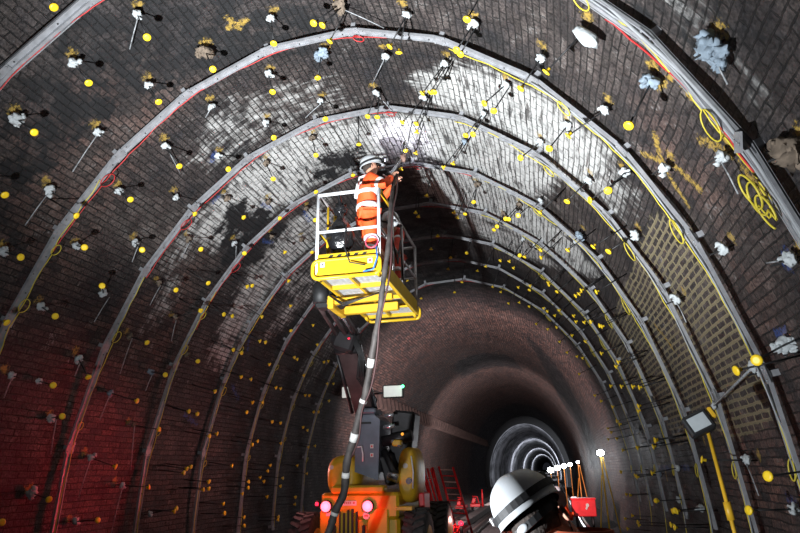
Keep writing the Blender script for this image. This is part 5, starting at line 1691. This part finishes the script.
hp = smooth(HP, 6)
rr = [0.022 + 0.022 * min(1, i / 60) + 0.003 * math.sin(i * 1.7) for i in range(len(hp))]
hose = MB().tube(hp, rr, 12).build('spraying_hose', M_HOSE)
tag(hose, 'thick mud-stained hose hanging from the basket past the lift', 'hose')
for i in (38, 44, 53, 62, 72):
    MB().tube(hp[i:i + 2 + (i % 2)], [r_ + .004 for r_ in rr[i:i + 2 + (i % 2)]], 12).build('tape_band', M_TAPE, hose)
air = [p + Vector((0.05 + .02 * math.sin(i * .4), -.03, 0.0)) for i, p in enumerate(hp[4:60])]
tag(MB().tube(air, 0.010, 6).build('air_hose', mat('maroon_hose', (.05, .018, .018), .6)), 'thin maroon air hose running down alongside the thick muddy hose', 'hose')

# ------------------------------------------------------------------ rubbish sack in the basket
sack = MB()
rows = []
for k in range(15):
    t = k / 14
    z = 4.33 + t * 0.60
    r = 0.175 * (math.sin(math.pi * min(1, t * 1.12 + .13)) ** .7 if t < .78 else 0.30 - .9 * abs(t - .86))
    row = []
    for j in range(26):
        a = 2 * math.pi * j / 26
        k2 = 1 + .16 * mnoise.noise(Vector((math.cos(a) * 2, math.sin(a) * 2, t * 3))) + .07 * math.sin(a * 7 + t * 5)
        row.append((-0.20 + max(.015, r) * k2 * math.cos(a), 6.72 + max(.015, r) * k2 * .8 * math.sin(a), z))
    rows.append(row)
sack.quad_grid(rows)
sk = sack.build('rubbish_bag', M_BAG)
tag(sk, 'black plastic rubbish bag hanging in the basket behind the white rail', 'bag')
kt = MB()
kt.blob((-0.20, 6.72, 4.90), .085, (1, .8, .9), .5, 3, 4, 16, 10)
kt.tube([(-.2, 6.72, 4.93), (-.18, 6.60, 5.02), (-.16, 6.46, 5.09)], [.04, .02, .008], 8)
kt.build('knot', M_BAG, sk)

# ------------------------------------------------------------------ worker on the platform
B = 3.99
_wf = Vector((.90, .436, 0))
_ws = Vector((.436, -.90, 0))
_wo = Vector((0.08, 7.0, B))


def WP(f, r_, z):
    return tuple(_wo + _wf * f + _ws * r_ + Vector((0, 0, z)))


wk = dict(pelvis=WP(0, 0, .93), chest=WP(0, 0, 1.30), neck=WP(.02, 0, 1.47), head=WP(.05, 0, 1.62),
          hipL=WP(0, -.10, .86), kneeL=WP(.03, -.11, .48), ankleL=WP(-.02, -.12, .10), toeL=WP(.13, -.13, .05),
          hipR=WP(0, .10, .86), kneeR=WP(.03, .11, .48), ankleR=WP(-.02, .12, .10), toeR=WP(.13, .13, .05),
          shL=WP(.01, -.19, 1.38), elL=WP(.22, -.17, 1.24), wrL=WP(.36, -.02, 1.42),
          shR=WP(.01, .19, 1.38), elR=WP(.17, .27, 1.24), wrR=WP(.30, .17, 1.44),
          up=(-0.1, -0.1, 1), fwd=(0.92, 0.38, 0.2))
pe, jo, to, bd = person('person', (0.13, 7.0, B), wk, 'person in orange high-visibility suit and white helmet working at the tunnel crown', lamp_on=True)
ring_band(jo, WP(0, 0, 1.02), (0, 0, 1), _ws, .190, .158)
ring_band(jo, WP(0, 0, 1.21), (0, 0, 1), _ws, .196, .160)
for sy in (-.1, .1):
    MB().tube([WP(-.155, sy, 1.2), WP(-.13, sy, 1.40), WP(0, sy * .9, 1.475), WP(.12, sy, 1.42), WP(.155, sy, 1.2)], .024, 6, flat=.5).build('shoulder_band', M_REF, jo)
# spraying gun held in the hands
gn = empty('spray_gun', (0.36, 7.05, B + 1.4), 'metal spraying gun held up to the crown by the orange-suited worker', 'tool')
MB().tube([(0.28, 6.98, B + 1.34), (0.37, 7.06, B + 1.50), (0.50, 7.18, B + 1.76)], [.022, .026, .016], 10).build('barrel', M_CHROME, gn)
MB().box((0.35, 7.03, B + 1.46), (.07, .05, .11), Matrix.Rotation(.5, 3, 'Y'), .01).build('body', M_DARK, gn)
MB().tube([(0.30, 6.95, B + 1.46), (0.40, 7.0, B + 1.40), (.42, 7.05, B + 1.46)], .01, 6).build('trigger_guard', M_WHT, gn)
MB().blob((0.52, 7.22, B + 1.82), .045, (1, 1, 1.3), .4, 2, 3).build('nozzle_wrap', mat('brown_wrap', (.25, .15, .12), .9), gn)

# second worker bending, mostly hidden behind hose and rails
B2 = 3.99
w2 = dict(pelvis=(0.12, 8.12, B2 + .74), chest=(0.20, 7.86, B2 + .98), neck=(0.22, 7.74, B2 + 1.02), head=(0.24, 7.62, B2 + 1.04),
          hipL=(0.02, 8.12, B2 + .66), kneeL=(0.04, 7.98, B2 + .36), ankleL=(0.02, 8.14, B2 + .10), toeL=(0.03, 8.00, B2 + .05),
          hipR=(0.22, 8.10, B2 + .66), kneeR=(0.24, 7.94, B2 + .36), ankleR=(0.24, 8.10, B2 + .10), toeR=(0.24, 7.97, B2 + .05),
          shL=(0.05, 7.86, B2 + .98), elL=(0.06, 7.70, B2 + .78), wrL=(0.10, 7.60, B2 + .62),
          shR=(0.31, 7.84, B2 + .96), elR=(0.31, 7.68, B2 + .74), wrR=(0.26, 7.58, B2 + .58),
          up=(0, -.75, .66), fwd=(0.1, -.66, -.75))
person('person', (0.12, 8.1, B2), w2, 'person in darker orange suit bending down in the basket behind the hose', jacket=M_ORG2, trousers=M_ORG2)

# ------------------------------------------------------------------ foreground person
fx, fy = 2.035, 2.36
up = Vector((-0.50, 0.28, 0.80))
fw = Vector((0.36, 0.90, 0.10))
hc = Vector((2.04, 2.36, 1.545))
fgp = dict(pelvis=(2.25, 2.42, .95), chest=(2.20, 2.40, 1.25), neck=(2.16, 2.36, 1.44), head=tuple(hc),
           hipL=(2.15, 2.46, .88), kneeL=(2.13, 2.50, .48), ankleL=(2.12, 2.46, .09), toeL=(2.06, 2.60, .05),
           hipR=(2.34, 2.40, .88), kneeR=(2.36, 2.42, .48), ankleR=(2.38, 2.38, .09), toeR=(2.34, 2.53, .05),
           shL=(2.02, 2.44, 1.33), elL=(1.93, 2.46, 1.06), wrL=(1.95, 2.62, .86), shR=(2.38, 2.34, 1.33), elR=(2.47, 2.34, 1.05), wrR=(2.44, 2.52, .86),
           up=tuple(up), fwd=tuple(fw))
e = empty('person', (2.25, 2.42, 0), 'person seen from behind at bottom right, white helmet with black lamp strap, orange collar', 'person')
J = {k: Vector(v) for k, v in fgp.items()}
upn = up.normalized()
fwn = (fw - upn * fw.dot(upn)).normalized()
rtn = fwn.cross(upn)
chn = [[(J['pelvis'], .13, .11), (J['chest'], .15, .11), (J['neck'], .068), (hc - upn * .07, .075), (hc, .086, .09), (hc + upn * .06, .078, .086), (hc + upn * .10, .04)],
       [(hc - upn * .07, .075), (hc - upn * .08 + fwn * .06, .035)]]
for sd in 'LR':
    chn.append([(J['pelvis'], .13, .11), (J['hip' + sd], .09), (J['knee' + sd], .06), (J['ankle' + sd], .045), (J['toe' + sd], .035)])
    chn.append([(J['chest'], .15, .11), (J['sh' + sd], .06), (J['el' + sd], .045), (J['wr' + sd], .028)])
    chn += hand_chain(J['wr' + sd], J['wr' + sd] - J['el' + sd], (0, 1, 0))
skin('body', chn, M_SKIN, e, 2)
# hair with a clipped nape
hr = MB()
rows = []
for i in range(13):
    ph = math.pi * (0.03 + 0.66 * i / 12)
    row = []
    for j in range(30):
        a = 2 * math.pi * j / 30
        back = max(0, -math.sin(a))
        zz = math.cos(ph) if math.cos(ph) > -0.15 else -0.15 + (math.cos(ph) + .15) * (1.0 if back > .2 else .15)
        rr_ = math.sin(ph)
        row.append(hc + rtn * .094 * rr_ * math.cos(a) + fwn * (.108 * rr_ * math.sin(a) * (1 if math.sin(a) < 0 else .82)) + upn * .115 * zz)
    rows.append(row)
hr.quad_grid(rows)
hr.build('hair', M_HAIR, e)
for sg in (-1, 1):
    c = hc + rtn * sg * .098 - fwn * .004 - upn * .035
    eb = MB()
    rows = []
    for k, (f, o_) in enumerate(((1.0, 0.0), (1.05, .012), (.9, .02), (.62, .014), (.5, .004))):
        rows.append([c + rtn * sg * o_ - fwn * (o_ * .9) + (fwn * .019 * math.cos(2 * math.pi * j / 20) + upn * (.034 if math.sin(2 * math.pi * j / 20) > 0 else .03) * math.sin(2 * math.pi * j / 20)) * f for j in range(20)])
    eb.quad_grid(rows)
    eb.build('ear', M_SKIN, e)
jk = [[(J['pelvis'], .17, .14), ((J['pelvis'] + J['chest']) / 2, .165, .135), (J['chest'], .18, .13), (J['neck'] - Vector((0, 0, .05)), .10)]]
tr = []
for sd in 'LR':
    jk.append([(J['chest'], .18, .13), (J['sh' + sd], .085), (J['el' + sd], .065), (J['el' + sd].lerp(J['wr' + sd], .92), .048)])
    tr.append([(J['pelvis'], .15, .125), (J['hip' + sd], .11), (J['knee' + sd], .085), (J['ankle' + sd], .07)])
    MB().tube([J['ankle' + sd] + Vector((0, 0, .07)), J['ankle' + sd] - Vector((0, 0, .03)), (J['ankle' + sd] + J['toe' + sd]) / 2, J['toe' + sd]], [.062, .064, .052, .042], 10).build('boot', M_BLK, e)
jo2 = skin('jacket', jk, M_ORG, e)
skin('trousers', tr, M_ORG, e)
cl = MB()
rows = []
cc = J['neck'] + Vector((0.03, -0.02, 0.045))
for k, (dz, rr_) in enumerate(((-.06, .115), (-.01, .100), (.035, .092), (.037, .084), (0.0, .085))):
    rows.append([cc + Vector((rr_ * 1.1 * math.cos(2 * math.pi * j / 24), rr_ * math.sin(2 * math.pi * j / 24), dz)) for j in range(24)])
cl.quad_grid(rows, caps=False)
cl.build('collar', mat('rust_orange_collar', (.32, .06, .02), .85, bump=.4), jo2)
h, P = helmet(e, hc + upn * 0.03 - fwn * 0.006, up, fw, 0.98, lamp_on=False)
bc = MB()
bk_ = P(-.128, -.045, .055)
bc.box(bk_, (.012, .03, .034), Matrix((rtn, fwn, upn)).transposed(), .004)
bc.build('strap_buckle', M_GREY, h)
gg = MB()
Mr = Matrix((rtn, fwn, upn)).transposed()
gg.box(P(0.0, 0.150, 0.125), (.13, .06, .055), Mr, .018)
go = gg.build('goggles', M_BLK, h)
MB().box(P(-0.05, 0.135, 0.135), (.05, .06, .03), Mr, .012).build('lens', M_LENS, go)
rk = MB()
rk.blob(P(0.0, -0.128, -0.052), .019, (1.3, .45, .75), 0, 1, 0, 16, 8, Mr)
rk.build('ratchet_knob', M_HEL, h)
nb = MB()
pts = [P(.105 * math.cos(R(a)), .128 * math.sin(R(a)), -.02 - .035 * max(0, -math.sin(R(a)))) for a in range(180, 361, 12)]
rows = []
for p in pts:
    o_ = (p - hc); o_ = (o_ - upn * o_.dot(upn)).normalized()
    rows.append([p - upn * .012, p + upn * .012, p + upn * .012 + o_ * .004, p - upn * .012 + o_ * .004])
nb.quad_grid(rows, smooth=False)
nb.build('headband', M_BLK, h)
for sg in (-1, 1):
    cs = MB()
    cs.tube([P(sg * .118, -.03, .01), hc + rtn * sg * .105 - fwn * .01 - upn * .05, hc + rtn * sg * .06 + fwn * .05 - upn * .13], .006, 6, flat=.5)
    cs.build('chin_strap', M_BLK, h)

# ------------------------------------------------------------------ flood lamp on a yellow pole by the right wall
fp = empty('flood_lamp', (3.38, 5.0, 0), 'unlit black flood lamp on a yellow pole standing by the right wall', 'lamp')
MB().tube([(3.42, 5.0, 0.0), (3.26, 5.0, 1.95)], .014, 8).build('pole', M_YDARK, fp)
MB().cyl((3.31, 5.0, 1.35), (3.30, 5.0, 1.47), .026).build('clamp', M_YDARK, fp)
for a in (0, 120, 240):
    MB().tube([(3.40, 5.0, .35), (3.42 + .3 * math.cos(R(a)), 5.0 + .3 * math.sin(R(a)), .02)], .014, 6).build('leg', M_YDARK, fp)
Mh = Matrix.Rotation(R(-24), 3, 'Y') @ Matrix.Rotation(R(-15), 3, 'X')
lh = MB()
lh.box((3.20, 4.98, 2.01), (.19, .09, .16), Mh, .015)
for k in range(5):
    lh.box(Vector((3.20, 4.98, 2.01)) + Mh @ Vector((-.06 + .03 * k, .05, 0)), (.008, .03, .13), Mh)
lho = lh.build('lamp_head', M_BLK, fp)
MB().box(Vector((3.20, 4.98, 2.01)) + Mh @ Vector((0, -.047, 0)), (.135, .006, .105), Mh, .003).build('lamp_glass', M_GLASS, lho)
MB().box(Vector((3.20, 4.98, 2.01)) + Mh @ Vector((.125, 0, 0.03)), (.04, .04, .09), Mh, .01).build('bracket', M_YDARK, lho)

# clamp bars reaching from the right wall to the second rib
cbm = empty('clamp_bar', npt(1.80, 5.9, -0.05), 'white clamp on a thin pale bar bridging two ribs on the right wall', 'clamp')
pA, pB = npt(1.76, 5.35, .06), npt(1.80, 6.85, .06)
MB().tube([pA, pB], .010, 8).build('bar', M_TUBE, cbm)
MB().blob(pA, .04, (.8, 1, 1.2), .4, 2, 1).build('white_clamp', M_FOAM, cbm)
MB().blob(pB, .03, (.8, 1, 1.2), .4, 2, 2).build('white_clamp', M_FOAM, cbm)

# ------------------------------------------------------------------ far lamps
def lamp_stand(x, y, z, label, energy, r=0.1, poles=M_YDARK, legs=True):
    e = empty('lamp_stand', (x, y, 0), label, 'lamp', 'lit lamps on stands along the right side')
    MB().tube([(x, y, 0), (x, y, z - .08)], .02, 6).build('pole', poles, e)
    if legs:
        MB().tube([(x + .04, y, z - .1), (x + .28, y + .1, 0)], .016, 6).build('leg', poles, e)
        MB().tube([(x - .03, y, z - .5), (x - .25, y - .15, 0)], .016, 6).build('leg', poles, e)
    hd = MB().box((x, y + .06, z), (r * 2.2, .08, r * 1.8), bev=.02).build('lamp_head', M_BLK, e)
    MB().blob((x, y, z), r, (1, .6, .8), 0, 1, 0, 16, 10).build('lit_lens', M_LED, hd)
    lamp('SPOT', 'stand_lamp_light', (x - .05, y - .15, z), energy * .7, (.9, .95, 1), aim=(x - 1.5, y - 8, z + .3), size=.08, cone=150, blend=1)
    return e


lamp_stand(3.30, 15.6, 2.03, 'brightest lit lamp, on the tallest yellow stand by the right wall', 14, .085)
for i, (x, y, z, en, lb) in enumerate(((3.04, 22, 1.88, 30, 'small lit lamp on an orange pole, just left above the red box'),
                                      (2.90, 26, 1.83, 60, 'lit lamp in the distant row, second from the one above the red box'),
                                      (2.74, 30, 1.78, 90, 'lit lamp in the distant row, third from the one above the red box'),
                                      (2.50, 35, 1.70, 120, 'lit lamp in the distant row, fourth from the one above the red box'),
                                      (2.15, 40, 1.58, 150, 'farthest lit lamp, at the tunnel vanishing point'))):
    lamp_stand(x, y, z, lb, en, .05 + .035 * i, M_ORP, legs=i == 0)
for _y, _e in ((58, 2600), (92, 9000), (140, 14000), (210, 22000)):  # unseen lights added along the bore to bring out its rings
    lamp('SPOT', 'far_bore_fill', (1.6, _y, 1.8), _e, (.85, .9, 1), aim=(0.3, _y + 40, 3.2), size=.3, cone=110, blend=.8)

# red equipment box
rbx = empty('equipment_box', (2.98, 20, 0), 'red metal equipment box on small wheels beneath the small lit lamp', 'box')
MB().box((2.98, 20, .58), (.68, .5, .46), bev=.02).build('body', M_REDP, rbx)
MB().box((2.98, 20, .83), (.72, .54, .05), bev=.01).build('lid', M_REDP, rbx)
MB().box((2.72, 19.8, .87), (.16, .1, .05), bev=.01).build('lid_tool', M_WHT, rbx)
sy_ = MB()
sy_.cyl((3.08, 19.745, .66), (3.08, 19.74, .66), .05, seg=8)
sy_.box((3.05, 19.74, .58), (.05, .008, .08), Matrix.Rotation(.5, 3, 'Y'))
sy_.build('pale_emblem', M_LOGO, rbx)
for x in (2.75, 3.2):
    for y in (19.85, 20.15):
        MB().cyl((x - .03, y, .17), (x + .03, y, .17), .17, seg=14).build('wheel', M_BLK, rbx)
        MB().tube([(x, y, .17), (x, y, .38)], .02, 6).build('strut', M_BLK, rbx)
# stacked planks beside it
tag(MB().box((2.25, 22, .35), (.5, 8, .1), Matrix.Rotation(.0, 3, 'Y')).build('walkway_board', M_CONC), 'grey boarded walkway running under the distant lamps', 'walkway')

# seated / crouching workers in the distance
def crouch(x, y, face, label, s=1.0, jm=M_ORG, tm=M_ORG, g=None, z0=0.0):
    f = Vector((math.cos(face), math.sin(face), 0))
    r = Vector((f.y, -f.x, 0))
    o = Vector((x, y, z0))
    up_ = Vector((0, 0, 1))
    J = dict(pelvis=o + up_ * .42, chest=o + up_ * .74 + f * .16, neck=o + up_ * .90 + f * .22, head=o + up_ * 1.02 + f * .27,
             shL=o + up_ * .80 + f * .15 - r * .17, elL=o + up_ * .56 + f * .28 - r * .2, wrL=o + up_ * .48 + f * .46 - r * .1,
             shR=o + up_ * .80 + f * .15 + r * .17, elR=o + up_ * .56 + f * .28 + r * .2, wrR=o + up_ * .48 + f * .46 + r * .1,
             hipL=o + up_ * .38 - r * .1, kneeL=o + up_ * .50 + f * .38 - r * .13, ankleL=o + up_ * .10 + f * .22 - r * .13, toeL=o + up_ * .05 + f * .36 - r * .13,
             hipR=o + up_ * .38 + r * .1, kneeR=o + up_ * .50 + f * .38 + r * .13, ankleR=o + up_ * .10 + f * .22 + r * .13, toeR=o + up_ * .05 + f * .36 + r * .13, up=up_, fwd=f - up_ * .3)
    person('person', (x, y, z0), J, label, jacket=jm, trousers=tm, detail=False, bands=False, scale=s)


crouch(2.46, 19.5, R(150), 'person in orange workwear crouching just left of the red box')
for x, y, lab in ((-1.50, 26.0, 'low red trolley far along the left side, the nearer to the red frames'), (-1.05, 27.2, 'low red trolley far along the left side, the one closer to the rails')):
    e_ = empty('rail_trolley', (x, y, 0), lab, 'trolley')
    MB().box((x, y, .30), (.42, .7, .12), bev=.02).build('deck', M_REDP, e_)
    MB().box((x - .08, y, .47), (.16, .3, .26), Matrix.Rotation(.3, 3, 'Y'), .04).build('engine_box', M_REDP, e_)
    MB().tube([(x + .16, y - .2, .3), (x + .10, y - .2, .62), (x - .12, y - .2, .66)], .022, 6).build('handle', M_REDP, e_)
    for dx in (-.16, .16):
        for dy in (-.25, .25):
            MB().cyl((x + dx - .02, y + dy, .12), (x + dx + .02, y + dy, .12), .11, seg=12).build('wheel', M_BLK, e_)
            MB().tube([(x + dx, y + dy, .12), (x + dx, y + dy, .28)], .02, 6).build('strut', M_BLK, e_)

# ------------------------------------------------------------------ red frames and rail trolley
def barrier(x0, y0, wd, label, rungs, solid):
    e = empty('barrier_frame', (x0, y0, 0.25), label, 'frame', 'red frames leaning beside the lift')
    top = Vector((x0 - .32, y0 + .1, 1.80))
    bot = Vector((x0 + .10, y0 - .1, 0.30))
    wv = Vector((wd, 0.0, -0.02))
    for a, b in ((bot, top), (bot + wv, top + wv)):
        MB().tube([a, b], .028, 8).build('side_rail', M_REDP, e)
    if solid:
        for k in range(3):
            a = bot + wv * (k + .5) / 3
            b = top + wv * (k + .5) / 3
            MB().box((a + b) / 2, (.07, .012, (b - a).length * .96), (b - a).to_track_quat('Z', 'Y').to_matrix()).build('slat', M_REDP, e)
    for k in range(rungs):
        t = (k + .5) / rungs
        a = bot.lerp(top, t)
        MB().tube([a, a + wv], .016, 6).build('rung', M_REDP if k % 2 else M_LOGO, e)
    return e


barrier(-0.52, 14.6, .26, 'solid red slatted frame leaning on the left, behind the lift wheels', 3, True)
barrier(-0.16, 14.9, .34, 'red ladder-like frame with many rungs leaning to the left beside the slatted one', 11, False)
tr_ = empty('rail_trolley', (0.1, 13.6, .13), 'low red rail trolley with a red lamp, beside the lift wheels', 'trolley')
MB().box((0.0, 13.8, .50), (.5, 1.6, .08), bev=.01).build('deck', M_REDP, tr_)
for k in range(5):
    MB().tube([(-.2 + .09 * k, 13.05, .54), (-.12 + .09 * k, 13.05, .78 - .03 * k)], .022, 6).build('stake', M_REDP, tr_)
MB().tube([(-.25, 13.05, .74), (.2, 13.05, .62)], .025, 6).build('cross_bar', M_REDP, tr_)
for y in (13.3, 14.3):
    for x in (-.22, .22):
        MB().cyl((x - .03, y, .28), (x + .03, y, .28), .13, seg=14).build('wheel', M_BLK, tr_)
        MB().tube([(x, y, .28), (x, y, .48)], .02, 6).build('strut', M_BLK, tr_)
ml = MB().cyl((.27, 13.0, .52), (.27, 13.0, .66), .03).build('marker_lamp', M_BLK, tr_)
MB().blob((.27, 13.0, .70), .05, rough=0).build('lens', M_TAILD, ml)
tag(MB().tube([(-.80, 27.5, 0), (-.80, 27.5, .65), (-.80, 27.5, .9)], [.04, .04, .03], 8).build('marker_post', M_REDP), 'slim red marker post left of the foreground helmet, far down the track', 'post')
# heap of dark sheeting at the foot of the right wall
hp_ = MB()
hp_.blob((3.05, 11.2, .28), .42, (1, 1.3, .8), .35, 2.2, 5, 26, 14)
ho = hp_.build('plastic_sheeting', M_MUD)
tag(ho, 'heap of wet black sheeting on the floor below the ribs at the right', 'sheeting')
